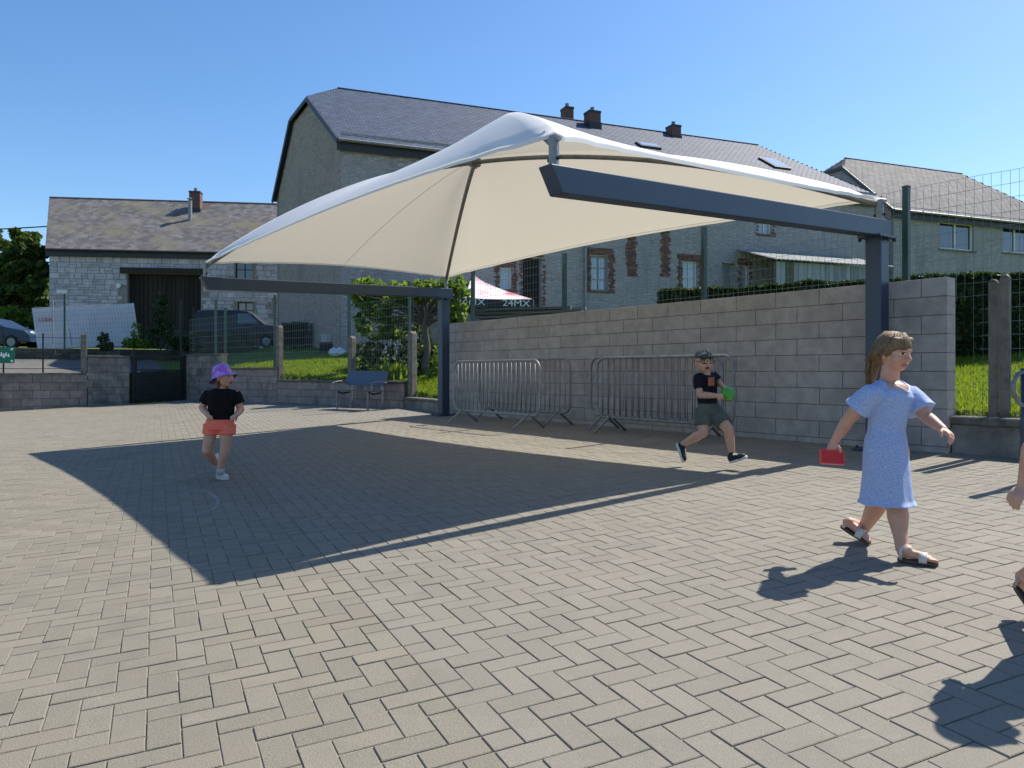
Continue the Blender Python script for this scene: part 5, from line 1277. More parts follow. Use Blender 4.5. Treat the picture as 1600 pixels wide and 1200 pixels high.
def ring(c, ax, ay, a, b, n=36, fold=0.0, ph=0.0, k=9):
    out = []
    for i in range(n):
        t = 2 * math.pi * i / n; m_ = 1 + fold * (math.sin(k * t + ph) * .6 + math.sin((k - 4) * t + ph * 2.3) * .4)
        out.append(V(c) + V(ax) * (a * m_ * math.cos(t)) + V(ay) * (b * m_ * math.sin(t)))
    return out
def dots_cloth(name, base, dot, scale):
    m, nd, lk, p = nodes_of(name); vo = nd.new('ShaderNodeTexVoronoi'); vo.inputs['Scale'].default_value = scale
    g = nd.new('ShaderNodeNewGeometry'); lk.new(g.outputs['Position'], vo.inputs['Vector'])
    f = ramp_n(nd, lk, vo.outputs['Distance'], .42, .34)
    lk.new(mixc(nd, lk, f, base, dot), p.inputs['Base Color']); p.inputs['Roughness'].default_value = .9; p.inputs['Specular IOR Level'].default_value = .15
    b = nd.new('ShaderNodeBump'); b.inputs['Strength'].default_value = .25; b.inputs['Distance'].default_value = .01; lk.new(noise_n(nd, lk, 16, 4), b.inputs['Height']); lk.new(b.outputs[0], p.inputs['Normal'])
    return m
def foot_prims(mb, heel, toe, s=1.0, up=(0, 0, 1), bare=False):
    heel = V(heel); toe = V(toe); d = toe - heel; L = d.length; d.normalize(); u = V(up) - d * d.dot(V(up)); u.normalize(); sd = d.cross(u)
    q = lambda t, x, z: heel + d * (L * t) + sd * x + u * z
    mb.ell(q(.14, 0, .03 * s), (d * .032 * s, sd * .027 * s, u * .03 * s)); mb.caps(q(.14, 0, .035 * s), .027 * s, q(.62, 0, .022 * s), .024 * s)
    mb.ell(q(.66, 0, .018 * s), (d * .045 * s, sd * .036 * s, u * .018 * s))
    for i, (x, t) in enumerate(((.022, 1.0), (.008, .97), (-.006, .93), (-.018, .88), (-.028, .82))): mb.caps(q(.74, x * s, .013 * s), .0095 * s, q(t, x * s * 1.1, .010 * s), (.0095 if i == 0 else .0075) * s)
    return q
def sole_shape(mb, heel, toe, w, th, up, z0=0.0):
    heel = V(heel); toe = V(toe); d = toe - heel; L = d.length; d.normalize(); u = V(up) - d * d.dot(V(up)); u.normalize(); sd = d.cross(u); pts = []
    for i in range(24):
        t = 2 * math.pi * i / 24; x = .5 - .5 * math.cos(t); wy = w * (.78 + .28 * x - .1 * math.sin(math.pi * x) ** 2) * math.copysign(abs(math.sin(t)) ** .6, math.sin(t))
        pts.append(heel + d * (L * (x * 1.04 - .02)) + sd * wy + u * z0)
    return mb.prism(pts, u * th)
def sandal(parent, heel, toe, ankle, up, s, mat, solem):
    t = MB(); sole_shape(t, heel, toe, .038 * s, .018 * s, up, -.018 * s); so = t.build('sandal', solem, parent)
    heel = V(heel); toe = V(toe); d = toe - heel; L = d.length; d.normalize(); u = V(up) - d * d.dot(V(up)); u.normalize(); sd = d.cross(u)
    def band(pts, w, wd): 
        m_ = MB(); rr = []
        for i, p in enumerate(pts): rr.append([p + wd * w, p - wd * w])
        m_.loft(rr, cap=False); dedup_loft(m_); o = m_.build('strap', mat, so, smooth=True); md = o.modifiers.new('t', 'SOLIDIFY'); md.thickness = .004; return o
    c = heel + d * L * .66
    band([c + sd * (.043 * s * math.cos(a)) + u * (.045 * s * math.sin(a)) for a in np.linspace(-.1, math.pi + .1, 14)], .02 * s, d)
    c = V(ankle) - u * .0 + (heel + d * L * .2 + u * .065 * s - V(ankle)) * .6
    band([c + sd * (.034 * s * math.cos(a)) + d * (.036 * s * math.sin(a)) for a in np.linspace(0, 2 * math.pi, 22)], .009 * s, u)
    for sg in (-1, 1): band([c + sd * .034 * s * sg - d * .012 * s, heel + d * L * .1 + sd * .030 * s * sg], .008 * s, d)
    m_ = MB(); rr = []; return so
def shoe(parent, heel, toe, ankle, up, s, mat, solem, lace):
    heel = V(heel); toe = V(toe); d = toe - heel; L = d.length; d.normalize(); u = V(up) - d * d.dot(V(up)); u.normalize(); sd = d.cross(u)
    q = lambda t, x, z: heel + d * (L * t) + sd * x + u * z
    m_ = MB(); m_.ell(q(.17, 0, .035 * s), (d * .042 * s, sd * .034 * s, u * .045 * s)); m_.caps(q(.2, 0, .04 * s), .034 * s, q(.65, 0, .028 * s), .030 * s); m_.ell(q(.74, 0, .022 * s), (d * L * .26, sd * .042 * s, u * .03 * s)); m_.caps(q(.2, 0, .05 * s), .033 * s, V(ankle).lerp(q(.22, 0, .06 * s), .45), .034 * s)
    o = child('shoe', remesh(m_, 'shoe', [mat], .005, 3), parent)
    t = MB(); sole_shape(t, heel - d * .004, toe + d * .004, .042 * s, .026 * s, up, -.012 * s); t.build('sole', solem, o, bevel=.004)
    for i in range(4): c = q(.42 + i * .08, 0, (.066 - i * .006) * s); MB().tube([c - sd * .02 * s, c + u * .004, c + sd * .02 * s], .0035, 6).build('lace', lace, o)
    return o
def hair_strands(mb, n, f, r=.004):
    for _ in range(n): mb.tube(f(), [r, r, r * .9, r * .4], 5)

# ------------------------------------------------------------------ girl in the blue dress
def dress_girl():
    Fd = V((.55, -.83, 0)).normalized(); Rr, Ff, Uu = basis(Fd)
    fb = gpt(1345, 847); ff = gpt(1422, 880)
    t = thing('person', 'girl in a light blue dotted dress walking with a red box in her hand', 'person', tuple((fb + ff) / 2))
    b = MB(); hc = W(1397, 551, 4.38); hh = .110; HFr = (.42, -.90, -.12)
    L = head_prims(b, hc, HFr, hh)
    b.caps(W(1391, 575, 4.40), .048, W(1389, 604, 4.42), .055)
    shR, shL = W(1361, 615, 4.35), W(1423, 617, 4.48); nb = W(1390, 600, 4.43)
    b.caps(shR, .046, shL, .046); b.caps(nb, .045, shR, .036); b.caps(nb, .045, shL, .036); b.ell(W(1391, 609, 4.41), (Rr * .09, Ff * .092, UP * .06)); limb(b, [(W(1390, 612, 4.42), .08), (W(1386, 660, 4.42), .085), (W(1385, 705, 4.43), .095)])
    eR, wR = W(1327, 654, 4.44), W(1303, 690, 4.50); limb(b, [(shR, .048), (shR.lerp(eR, .5), .045), (eR, .036), (eR.lerp(wR, .35), .035), (wR, .0225)])
    hd = (W(1297, 706, 4.50) - wR); hand(b, wR, hd, Rr * -1 + Ff * .2, .92, .55, thumb=1)
    eL, wL = W(1447, 651, 4.40), W(1474, 671, 4.26); limb(b, [(shL, .048), (shL.lerp(eL, .5), .045), (eL, .036), (eL.lerp(wL, .35), .035), (wL, .0225)])
    hand(b, wL, W(1490, 683, 4.20) - wL, V((-.3, .2, -.9)), .90, .75, thumb=-1)
    # legs
    kB, aB = W(1376, 778, 4.52), W(1350, 826, 4.74); limb(b, [(W(1374, 705, 4.46), .078), (kB, .056), (kB.lerp(aB, .35), .055), (aB, .032)])
    kF, aF = W(1400, 782, 4.36), W(1409, 856, 4.245); limb(b, [(W(1398, 705, 4.42), .078), (kF, .056), (kF.lerp(aF, .35), .057), (kF.lerp(aF, .75), .038), (aF, .032)])
    # feet
    dB = V((.62, -.72, -.42)).normalized(); toeB = gpt(1360, 852) + UP * .022; heelB = toeB - dB * .19; upB = V((.2, -.35, .9))
    foot_prims(b, heelB, toeB, 1.0, upB); b.caps(aB, .034, heelB + dB * .05 + UP * .04, .032)
    heelF = gpt(1403, 878) + UP * .024; dF = V((.80, -.60, 0)).normalized(); toeF = heelF + dF * .195; toeF.z = court(toeF.x, toeF.y) + .024
    foot_prims(b, heelF, toeF, 1.0, N3); b.caps(aF, .035, heelF + dF * .045 + UP * .045, .033)
    me = remesh(b, 'body', [SK] + FM, .0042, 3); paint_face(me, hc, HFr, hh); child('body', me, t)
    # dress
    d = MB(); rows = [(1390, 603, 22, .85), (1391, 610, 31, .78), (1391, 620, 36, .74), (1389, 636, 33, .74), (1387, 655, 30.5, .76), (1385, 672, 29.5, .76), (1384, 688, 33, .78), (1384, 710, 34.5, .80), (1385, 740, 34.5, .86), (1385, 765, 35, .92), (1385, 780, 36, .95), (1386, 787, 39.5, .97)]
    rg = []
    for i, (cx, cy, hw, k) in enumerate(rows):
        a = hw * 4.42 / F_PX / .905; fo = max(0, (cy - 690) / 100) * .055; rg.append(ring(W(cx, cy, 4.42 - .03 * max(0, (cy - 690) / 100)), Rr, Ff, a, a * k, 40, fo, .7 + cy * .004))
    d.loft(rg)
    for sh, el in ((shR, eR), (shL, eL)):
        dd = (el - sh).normalized(); o_ = dd.orthogonal().normalized(); o2 = dd.cross(o_)
        d.loft([ring(sh - dd * .03, o_, o2, .05, .05, 24), ring(sh + dd * .03, o_, o2, .066, .066, 24), ring(sh + dd * .085, o_, o2, .074, .074, 24, .05, 1, 7), ring(sh + dd * .115, o_, o2, .082, .082, 24, .09, 2, 7)])
    d.caps(shR, .053, shL, .053); d.caps(nb + (shR - nb) * .4, .050, shR, .046); d.caps(nb + (shL - nb) * .4, .050, shL, .046)
    M['dress'] = dots_cloth('blue_dotted_cotton', (.29, .39, .64), (.55, .61, .76), 185)
    dm_ = remesh(d, 'dress', [M['dress']], .006, 2); vz = W(1400, 612, 4.36).z; nc = W(1390, 600, 4.42)
    bm = bmesh.new(); bm.from_mesh(dm_); kill = []
    for f_ in bm.faces:
        q = f_.calc_center_median(); x_ = (q - nc).dot(Rr); y_ = (q - nc).dot(Ff); z_ = q.z
        if (y_ > 0 and abs(x_) < .07 and z_ > vz + abs(x_) * .62) or (abs(x_) < .062 and y_ > -.05 and z_ > nc.z + .012): kill.append(f_)
    bmesh.ops.delete(bm, geom=kill, context='FACES'); bm.to_mesh(dm_); bm.free()
    do = child('dress', dm_, t); md = do.modifiers.new('t', 'SOLIDIFY'); md.thickness = .004; md.offset = -1
    # neckline with white edge
    nk = MB(); pts = []
    for a in np.linspace(-1, 1, 13): pts.append(nc + Rr * (a * .068) + Ff * (.108 - .045 * a * a) + UP * (vz - nc.z + abs(a) * .068 * .62 - .004))
    nk.tube(pts, .006, 6); nk.build('neckline', plain('white_trim', (.62, .66, .76), .8), t, smooth=True)
    # hair: crown, fringe, gathered lock falling down the back
    r, f, u = basis(HFr); H = lambda x, y, z: hc + r * x * hh + f * y * hh + u * z * hh
    hm = MB(); hm.ell(H(0, -.16, .28), (r * .86 * hh, f * .90 * hh, u * .84 * hh), 20, 14); hm.ell(H(0, -.5, -.02), (r * .72 * hh, f * .52 * hh, u * .7 * hh), 18, 12)
    for s in (-1, 1): hm.caps(H(s * .72, .22, .35), .14 * hh, H(s * .78, .12, -.12), .09 * hh)
    for i in range(11): x = -.56 + i * .112; hm.caps(H(x, .56 - abs(x) * .22, .68), .17 * hh, H(x * 1.08, .70 - abs(x) * .36, .24 + .14 * random.random()), (.05 + .03 * random.random()) * hh)
    limb(hm, [(H(0, -.85, .05), .36 * hh), (H(-.05, -1.12, -.5), .33 * hh), (H(-.05, -1.2, -1.1), .27 * hh), (H(0, -1.15, -1.75), .15 * hh)])
    HM = mk('brown_hair', (.25, .165, .09), (.115, .075, .042), scale=45, rough=.5, stretch=(3, 3, .6), bump=.5, bscale=120, spec=.25)
    ho = child('hair', remesh(hm, 'hair', [HM], .005, 2), t)
    st = MB()
    def strand():
        a = random.uniform(0, 6.28); e = random.uniform(.0, 1.0); x = .80 * math.cos(a); y = -.16 + .84 * math.sin(a); s_ = H(x * .55, y * .6, .98 + random.uniform(-.05, .1)); m1 = H(x * 1.02, y * 1.02, .55); m2 = H(x * 1.1, y * 1.04 - .1, .05)
        if y > .25: m2 = H(x * .95, y * 1.02 + .10, .40); m1 = H(x * .9, y * .95 + .06, .74)
        e2 = H(x * (1.1 if y < .2 else .95), (y - .3 if y < .2 else y * 1.0 + .12), random.uniform(-.5, -.1) if y < .2 else random.uniform(.08, .26)); return [s_, m1, m2, e2]
    hair_strands(st, 420, strand, .0022)
    for _ in range(120):
        x = random.uniform(-.36, .36); st.tube([H(x, -.95, .2), H(x * 1.2, -1.3 + random.uniform(-.1, .25), -.5), H(x, -1.35 + random.uniform(-.1, .2), -1.2), H(x * .6, -1.2 + random.uniform(-.2, .2), random.uniform(-2.1, -1.6))], [.0026, .0026, .002, .0008], 5)
    st.build('strands', HM, ho, smooth=True, kind='stuff')
    SW = plain('sandal_white', (.62, .56, .52), .5); SS = plain('sandal_sole', (.09, .06, .045), .8)
    sandal(t, heelB, toeB, aB, upB, 1.0, SW, SS); sandal(t, heelF, toeF, aF, N3, 1.0, SW, SS)
    # red box
    bx = thing('red_box', 'small red plastic box held in the hand of the girl in blue', 'box', tuple(W(1298, 715, 4.5)))
    RB = plain('red_plastic', (.62, .035, .03), .35); c = W(1299, 715, 4.47); ax = V((.99, -.05, -.06)).normalized(); az = V((.06, .3, .95)); az = (az - ax * az.dot(ax)).normalized(); ay = az.cross(ax)
    MB().box(c, (ax, ay, az), (.066, .016, .040)).build('shell', RB, bx, bevel=.005)
    fm = MB()
    for s in (-1, 1): fm.box(c + az * s * .038 - ay * .013 * (1 if ay.y > 0 else -1), (ax, ay, az), (.068, .008, .0035)); fm.box(c + ax * s * .064 - ay * .013 * (1 if ay.y > 0 else -1), (ax, ay, az), (.0035, .0078, .035))
    fm.build('rim', plain('red_plastic_light', (.72, .07, .06), .3), bx)
dress_girl()

def tee(parent, mb, mat, name='tshirt', vox=.006): return child(name, remesh(mb, name, [mat], vox, 3), parent)
# ------------------------------------------------------------------ running boy
def boy():
    Fd = V((.62, -.78, 0)).normalized(); Rr, Ff, Uu = basis(Fd); Y = 7.72
    g = gpt(1115, 730); t = thing('person', 'boy in a cap and dark t-shirt running with a green ball', 'person', tuple(g))
    b = MB(); hc = W(1099.5, 565.5, Y - .06); hh = .112; HFr = (.18, -.97, .02); upv = (-.04, 0, 1)
    head_prims(b, hc, HFr, hh, upv)
    b.caps(W(1101, 576, Y), .042, W(1103, 587, Y), .048)
    shR, shL = W(1092, 590, Y - .03), W(1115, 589, Y + .09)
    b.caps(shR, .045, shL, .045); limb(b, [(W(1104, 594, Y + .02), .068), (W(1105, 620, Y), .066), (W(1106, 640, Y), .07)])
    eR, wR = W(1094.5, 617, Y - .06), W(1121, 618.5, Y - .20); limb(b, [(shR, .043), (eR, .036), (eR.lerp(wR, .4), .034), (wR, .023)])
    ball = W(1137, 615, Y - .16); br = .072
    hand(b, wR, (ball + V((-.02, -.03, -.03)) - wR), V((.3, .9, .1)), .85, .5, thumb=-1)
    eL, wL = W(1121, 597, Y + .08), W(1131, 605, Y - .06); limb(b, [(shL, .043), (eL, .035), (wL, .023)])
    hand(b, wL, ball + V((.0, .05, .045)) - wL, V((.2, -.5, -.8)), .85, .5, thumb=1)
    kB, aB = W(1099, 676, Y - .05), W(1067, 694, Y + .14); limb(b, [(W(1098, 642, Y), .078), (kB, .049), (kB.lerp(aB, .35), .046), (aB, .029)])
    kF, aF = W(1138, 671, Y - .16), W(1144, 709, Y - .12); limb(b, [(W(1115, 642, Y + .02), .08), (kF, .050), (kF.lerp(aF, .35), .048), (aF, .029)])
    me = remesh(b, 'body', [SK] + FM, .0045, 3); paint_face(me, hc, HFr, hh, upv, mouth_open=.95); child('body', me, t)
    TS = cloth('navy_cotton', (.012, .015, .026), (.008, .010, .018)); s = MB()
    ws = [(1103.5, 586, 11), (1104, 590, 16), (1104.5, 600, 17.5), (1105, 615, 17), (1105.5, 628, 16.5), (1106, 635, 17)]
    s.loft([ring(W(cx, cy, Y + .01), Rr, Ff, hw * Y / F_PX / .93, hw * Y / F_PX / .93 * .74, 32, .015, cy * .1, 7) for cx, cy, hw in ws])
    for sh, el, k in ((shR, eR, .62), (shL, eL, .75)):
        dd = (el - sh).normalized(); o_ = dd.orthogonal().normalized(); o2 = dd.cross(o_); e = (el - sh).length * k
        s.loft([ring(sh - dd * .03, o_, o2, .05, .05, 20), ring(sh + dd * .03, o_, o2, .06, .06, 20), ring(sh + dd * e, o_, o2, .062, .062, 20, .04, 1, 5)])
    s.caps(shR, .05, shL, .05); to = tee(t, s, TS)
    # printed square on the chest
    c = W(1113, 596, Y - .13); n_ = (Ff * .95 + Rr * -.15).normalized(); xr = UP.cross(n_).normalized()
    pr = MB(); gr = [[c + xr * (u * .062) + UP * (v * .042) + n_ * (-.012 * u * u) for u in np.linspace(-1, 1, 6)] for v in np.linspace(-1, 1, 4)]
    pr.add([p for r_ in gr for p in r_], [(i * 6 + j, i * 6 + j + 1, (i + 1) * 6 + j + 1, (i + 1) * 6 + j) for i in range(3) for j in range(5)]); pr.build('print', mk('orange_print', (.50, .13, .04), (.30, .08, .04), scale=40, rough=.8), to)
    SH = cloth('grey_green_cotton', (.115, .13, .105), (.085, .098, .08)); s = MB()
    s.loft([ring(W(1106, cy, Y), Rr, Ff, hw * Y / F_PX / .93, hw * Y / F_PX / .93 * .78, 32) for cy, hw in ((630, 16.5), (637, 17.5), (646, 17.5))])
    for hp, kn, k in ((W(1098, 642, Y), kB, .68), (W(1115, 642, Y + .02), kF, .72)):
        dd = (kn - hp).normalized(); o_ = dd.orthogonal().normalized(); o2 = dd.cross(o_); e = (kn - hp).length * k
        s.loft([ring(hp - dd * .03, o_, o2, .088, .088, 24), ring(hp + dd * e * .5, o_, o2, .088, .088, 24, .02, 1, 5), ring(hp + dd * e, o_, o2, .086, .086, 24, .04, 2, 5)])
    child('shorts', remesh(s, 'shorts', [SH], .006, 3), t)
    BK = plain('sneaker_black', (.014, .015, .018), .7); WS = plain('rubber_white', (.60, .58, .54), .6)
    dB = V((.28, -.25, -.92)).normalized(); heelB = aB + V((-.055, .03, .0)); toeB = heelB + dB * .195
    shoe(t, heelB, toeB, aB, V((.9, -.3, .3)), .95, BK, WS, WS)
    heelF = W(1141, 722, Y - .12); toeF = W(1166, 714, Y - .26); shoe(t, heelF, toeF, aF, V((-.35, -.1, 1)), .95, BK, WS, WS)
    # cap and glasses
    r, f, u = basis(HFr, upv); H = lambda x, y, z: hc + r * x * hh + f * y * hh + u * z * hh
    m_, nd, lk, p = nodes_of('camouflage'); vo = noise_n(nd, lk, 34, 2); c1 = mixc(nd, lk, ramp_n(nd, lk, vo, .47, .5), (.16, .18, .14), (.035, .045, .035)); lk.new(mixc(nd, lk, ramp_n(nd, lk, noise_n(nd, lk, 47, 2), .56, .58), c1, (.36, .37, .33)), p.inputs['Base Color']); p.inputs['Roughness'].default_value = .9
    cm = MB(); rings = []
    for i in range(8): a = i / 7 * math.pi * .48; rings.append([H(.83 * math.cos(a) * math.cos(q), -.10 + .95 * math.cos(a) * math.sin(q), .36 + .74 * math.sin(a)) for q in np.linspace(0, 2 * math.pi, 25)[:-1]])
    cm.loft(rings); cp = cm.build('cap', m_, t, smooth=True)
    br_ = MB(); rr = []
    for q in np.linspace(-1, 1, 11): rr.append([H(.72 * q, .78 - .35 * q * q, .42), H(.62 * q, 1.36 - .42 * q * q, .30 - .06 * q * q)])
    br_.loft(rr, cap=False); dedup_loft(br_); bo = br_.build('peak', plain('cap_peak', (.03, .034, .03), .9), cp, smooth=True); md = bo.modifiers.new('t', 'SOLIDIFY'); md.thickness = .005
    hr = MB(); hr.ell(H(0, -.35, .05), (r * .76 * hh, f * .62 * hh, u * .55 * hh)); child('hair', remesh(hr, 'hair', [mk('boy_hair', (.09, .06, .04), (.05, .035, .025), scale=60, rough=.6)], .006, 1), t)
    gl = thing('glasses', 'dark framed glasses on the running boy', 'glasses', tuple(hc)); gm = plain('glasses_frame', (.01, .01, .01), .3); gf = MB()
    for s_ in (-1, 1):
        gf.tube([H(s_ * .34 + .27 * math.cos(a), .86 - .06 * abs(math.cos(a)), .02 + .19 * math.sin(a)) for a in np.linspace(0, 2 * math.pi, 19)[:-1]], .0035, 6, closed=True)
        gf.tube([H(s_ * .6, .82, .06), H(s_ * .8, .3, .06), H(s_ * .78, -.1, .05)], .003, 5)
    gf.tube([H(-.08, .88, .06), H(.08, .88, .06)], .0035, 5); gf.build('frame', gm, gl)
    m_, nd, lk, p = nodes_of('green_ball'); lk.new(mixc(nd, lk, ramp_n(nd, lk, noise_n(nd, lk, 9, 2), .5, .6), (.06, .30, .05), (.16, .42, .06)), p.inputs['Base Color']); p.inputs['Roughness'].default_value = .4
    bl_ = MB().sph(ball, br, 32, 22).build('ball', m_, None, smooth=True); tag(bl_, 'green ball held in both hands by the running boy', 'ball')
boy()

# ------------------------------------------------------------------ small girl with the bucket hat
def hat_girl():
    Fd = V((.30, -.95, 0)).normalized(); Rr, Ff, Uu = basis(Fd); Y = 8.05
    g = gpt(345, 749); t = thing('person', 'small girl in a purple bucket hat, black t-shirt and coral shorts', 'person', tuple(g))
    b = MB(); hc = W(351, 589, Y - .02); hh = .112; HFr = (.90, -.42, .06); upv = (-.05, 0, 1)
    head_prims(b, hc, HFr, hh, upv); b.caps(W(347, 600, Y), .040, W(346, 612, Y), .046)
    shR, shL = W(325, 617, Y), W(369, 617, Y + .05)
    b.caps(shR.lerp(shL, .12), .040, shL.lerp(shR, .12), .040); limb(b, [(W(346, 622, Y), .07), (W(345, 645, Y), .074), (W(343, 665, Y), .078)])
    eR, wR = W(316, 637, Y + .04), W(324, 648, Y - .13); limb(b, [(shR, .043), (eR, .038), (eR.lerp(wR, .4), .036), (wR, .026)]); hand(b, wR, V((.55, -.5, -.5)), V((.6, .6, -.1)), .78, 1.3, thumb=-1)
    eL, wL = W(376, 640, Y + .08), W(369, 649, Y - .10); limb(b, [(shL, .043), (eL, .038), (eL.lerp(wL, .4), .036), (wL, .026)]); hand(b, wL, V((-.5, -.5, -.5)), V((-.6, .6, -.2)), .78, 1.3, thumb=1)
    kB, aB = W(323, 704, Y - .02), W(339, 727, Y + .22); limb(b, [(W(331, 668, Y), .070), (kB, .050), (kB.lerp(aB, .4), .047), (aB, .034)])
    kF, aF = W(351, 705, Y - .03), W(344, 736, Y); limb(b, [(W(355, 668, Y), .070), (kF, .050), (kF.lerp(aF, .35), .049), (aF, .033)])
    me = remesh(b, 'body', [SK] + FM, .0045, 3); paint_face(me, hc, HFr, hh, upv, mouth_open=.5); child('body', me, t)
    s = MB(); ws = [(346, 607, 12), (346, 612, 19.5), (346.5, 622, 21.5), (346, 636, 19.5), (345, 648, 19.5), (344.5, 657, 20), (344.5, 664, 19)]
    s.loft([ring(W(cx, cy, Y + .01), Rr, Ff, hw * Y / F_PX / .97, hw * Y / F_PX * .74, 32, .015, cy * .1, 7) for cx, cy, hw in ws])
    for sh, el in ((shR, eR), (shL, eL)):
        dd = (el - sh).normalized(); o_ = dd.orthogonal().normalized(); o2 = dd.cross(o_); e = (el - sh).length * .55
        s.loft([ring(sh - dd * .03, o_, o2, .05, .05, 20), ring(sh + dd * .02, o_, o2, .06, .06, 20), ring(sh + dd * e, o_, o2, .066, .066, 20, .04, 1, 5)])
    s.caps(shR.lerp(shL, .1), .056, shL.lerp(shR, .1), .056); tee(t, s, cloth('black_cotton', (.0085, .0085, .009), (.006, .006, .0065)))
    s = MB(); s.loft([ring(W(343.5, cy, Y), Rr, Ff, hw * Y / F_PX / .97, hw * Y / F_PX * .76, 32) for cy, hw in ((655, 19.5), (663, 21), (671, 21.5))])
    for hp, kn in ((W(331, 667, Y), kB), (W(355, 667, Y), kF)):
        dd = (kn - hp).normalized(); dd = (dd + V((0, 0, -1))).normalized(); o_ = dd.orthogonal().normalized(); o2 = dd.cross(o_); s.loft([ring(hp - dd * .03, o_, o2, .086, .10, 24), ring(hp + dd * .078, o_, o2, .087, .10, 24, .02, 1, 5)])
    m_, nd, lk, p = nodes_of('coral_print'); lk.new(mixc(nd, lk, ramp_n(nd, lk, noise_n(nd, lk, 30, 2), .62, .66), (.95, .17, .11), (.5, .34, .18)), p.inputs['Base Color']); p.inputs['Roughness'].default_value = .9
    child('shorts', remesh(s, 'shorts', [m_], .006, 3), t)
    WSh = plain('white_leather', (.58, .57, .54), .55); WS = plain('white_rubber', (.52, .51, .49), .6); SOK = cloth('white_sock', (.50, .49, .48), (.42, .41, .40), 40)
    heelF = gpt(340, 748) + UP * .012; dF = V((.80, -.60, 0)).normalized(); toeF = heelF + dF * .18; toeF.z = court(toeF.x, toeF.y) + .012
    shoe(t, heelF, toeF, aF, N3, .95, WSh, WS, WS)
    dB = V((.55, -.25, -.79)).normalized(); toeB = gpt(346, 737) + UP * .03; heelB = toeB - dB * .175; shoe(t, heelB, toeB, aB, V((.6, -.3, .6)), .95, WSh, WS, WS)
    for a, k in ((aF, kF), (aB, kB)): dd = (k - a).normalized(); MB().tube([a - dd * .03, a + dd * .035], [.038, .041], 14).build('sock', SOK, t, smooth=True)
    r, f, u = basis((.80, -.52, .30), (-.35, .15, 1)); hcc = hc - V((.012, 0, 0)); H = lambda x, y, z: hcc + r * x * hh + f * y * hh + u * z * hh
    m_, nd, lk, p = nodes_of('purple_print'); c1 = mixc(nd, lk, ramp_n(nd, lk, noise_n(nd, lk, 11, 2), .50, .54), (.36, .12, .55), (.44, .27, .66)); c1 = mixc(nd, lk, ramp_n(nd, lk, noise_n(nd, lk, 8, 1), .57, .60), c1, (.20, .45, .72)); c1 = mixc(nd, lk, ramp_n(nd, lk, noise_n(nd, lk, 17, 2), .64, .66), c1, (.60, .20, .16)); c1 = mixc(nd, lk, ramp_n(nd, lk, noise_n(nd, lk, 26, 2), .66, .68), c1, (.06, .03, .14)); lk.new(c1, p.inputs['Base Color']); p.inputs['Roughness'].default_value = .85
    prof = [(.02, 1.22), (.45, 1.20), (.72, 1.08), (.86, .70), (.93, .36), (1.12, .10), (1.36, -.14)]
    hm = MB(); hm.loft([[H(rr * math.cos(a) * .95, -.08 + rr * math.sin(a), zz - .16 * (math.sin(a) < 0) * (rr > 1) * abs(math.sin(a))) for a in np.linspace(0, 2 * math.pi, 33)[:-1]] for rr, zz in prof], cap=False)
    hm.build('bucket_hat', m_, t, smooth=True); ho = bpy.data.objects[t.children[-1].name]; md = ho.modifiers.new('t', 'SOLIDIFY'); md.thickness = .006
    hr = MB(); r2, f2, u2 = basis(HFr, upv); G = lambda x, y, z: hc + r2 * x * hh + f2 * y * hh + u2 * z * hh
    hr.ell(G(0, -.22, .15), (r2 * .80 * hh, f2 * .78 * hh, u2 * .75 * hh)); hr.caps(G(.0, -.55, -.1), .5 * hh, G(0, -.62, -.95), .34 * hh); hr.caps(G(-.6, -.25, .1), .24 * hh, G(-.55, -.35, -.9), .15 * hh); hr.caps(G(.6, -.25, .1), .24 * hh, G(.55, -.35, -.9), .15 * hh)
    child('hair', remesh(hr, 'hair', [mk('dark_blond_hair', (.10, .065, .04), (.055, .038, .025), scale=40, rough=.5, stretch=(3, 3, .6), bump=.4)], .006, 2), t)
hat_girl()

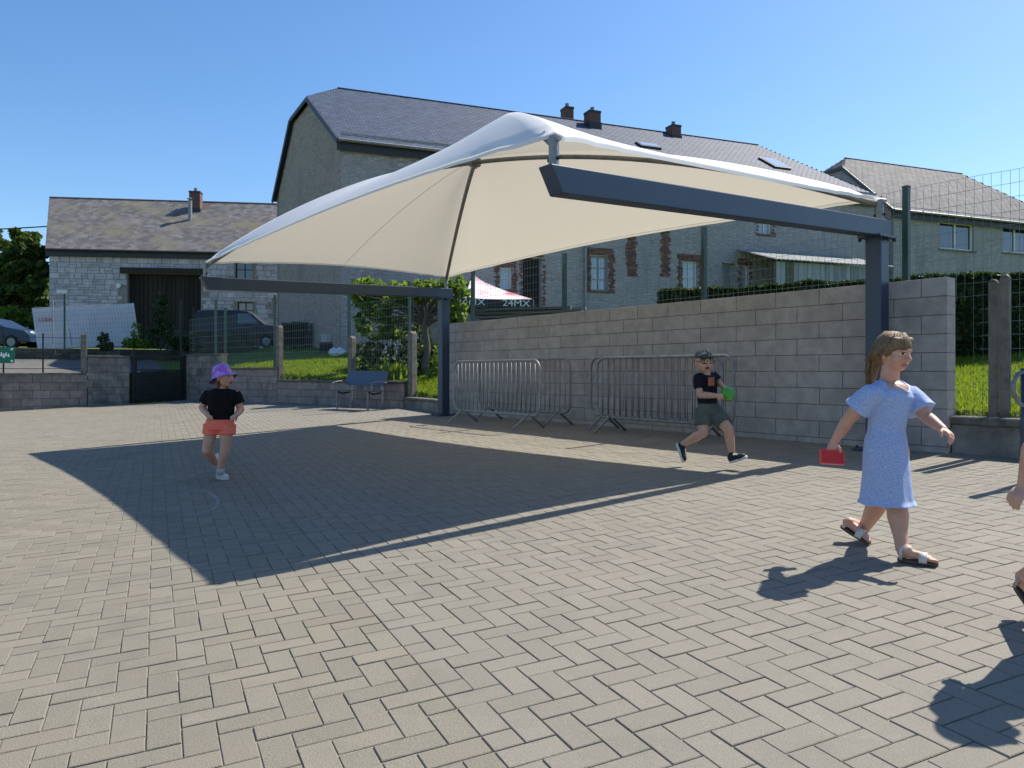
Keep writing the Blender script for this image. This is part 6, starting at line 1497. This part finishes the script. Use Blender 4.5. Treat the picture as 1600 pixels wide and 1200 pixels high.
# ------------------------------------------------------------------ child leaving the frame at the right
def edge_child():
    Fd = V((.25, -.97, 0)).normalized(); Rr, Ff, Uu = basis(Fd)
    g = V((2.29, 3.05, 0)); g.z = court(g.x, g.y); t = thing('person', 'child at the right edge, only a hand and a sandal in view', 'person', tuple(g))
    B = lambda x, y, z: g + Rr * x + Ff * y + UP * z
    b = MB(); hc = B(0, .06, 1.17); hh = .115; head_prims(b, hc, Fd, hh); b.caps(B(0, .0, 1.08), .045, B(0, 0, .98), .05)
    shR, shL = B(.135, 0, .96), B(-.135, 0, .96); b.caps(shR, .048, shL, .048); limb(b, [(B(0, 0, .94), .085), (B(0, 0, .75), .09), (B(0, 0, .64), .10)])
    wR = W(1599, 762, 3.05); eR = shR.lerp(wR, .52) + Rr * .05 + UP * -.01; limb(b, [(shR, .045), (eR, .036), (wR, .023)]); hand(b, wR, W(1583, 780, 3.03) - wR, V((.3, .5, -.6)), .9, .9, thumb=1)
    eL, wL = B(-.24, .06, .82), B(-.22, .26, .74); limb(b, [(shL, .045), (eL, .036), (wL, .023)]); hand(b, wL, Ff + UP * .1, V((0, 0, -1)), .9, .7, thumb=-1)
    toeB = gpt(1634, 978) + UP * .03; dB = V((.2, -.72, -.66)).normalized(); heelB = toeB - dB * .18; aB = heelB + UP * .05 + dB * .03 + Ff * .01
    kB = B(.07, .0, .36); limb(b, [(B(.07, 0, .64), .085), (kB, .06), (kB.lerp(aB, .35), .057), (aB, .034)]); foot_prims(b, heelB, toeB, 1.0, V((.1, -.6, .8)))
    kF, heelF = B(-.07, .17, .36), B(-.07, .26, .025); aF = heelF + UP * .06 + Ff * .03; limb(b, [(B(-.07, 0, .64), .085), (kF, .06), (kF.lerp(aF, .35), .057), (aF, .034)]); toeF = heelF + Ff * .19; foot_prims(b, heelF, toeF, 1.0, N3)
    me = remesh(b, 'body', [SK] + FM, .0048, 3); paint_face(me, hc, Fd, hh); child('body', me, t)
    s = MB(); s.loft([ring(B(0, 0, z), Rr, Ff, a, a * .74, 32, fo, z * 9) for z, a, fo in ((.99, .09, 0), (.96, .15, 0), (.85, .15, 0), (.72, .135, 0), (.62, .15, .01), (.48, .17, .04), (.42, .18, .05))])
    for sh, el in ((shR, eR), (shL, eL)):
        dd = (el - sh).normalized(); o_ = dd.orthogonal().normalized(); o2 = dd.cross(o_); s.loft([ring(sh - dd * .03, o_, o2, .052, .052, 20), ring(sh + dd * .10, o_, o2, .062, .062, 20)])
    child('dress', remesh(s, 'dress', [cloth('pink_cotton', (.45, .25, .28), (.38, .20, .24))], .007, 2), t)
    hm = MB(); H = lambda x, y, z: hc + Rr * x * hh + Ff * y * hh + UP * z * hh
    hm.ell(H(0, -.16, .26), (Rr * .86 * hh, Ff * .9 * hh, UP * .84 * hh)); limb(hm, [(H(0, -.9, .3), .3 * hh), (H(0, -1.35, .1), .3 * hh), (H(0, -1.5, -.6), .16 * hh)])
    child('hair', remesh(hm, 'hair', [mk('fair_hair', (.24, .16, .09), (.15, .10, .06), scale=30, rough=.5)], .006, 2), t)
    SW = plain('sandal_beige', (.42, .30, .25), .5); SS = plain('sandal_sole_dark', (.08, .055, .045), .8)
    sandal(t, heelB, toeB, aB, V((.1, -.6, .8)), 1.0, SW, SS); sandal(t, heelF, toeF, aF, N3, 1.0, SW, SS)
edge_child()
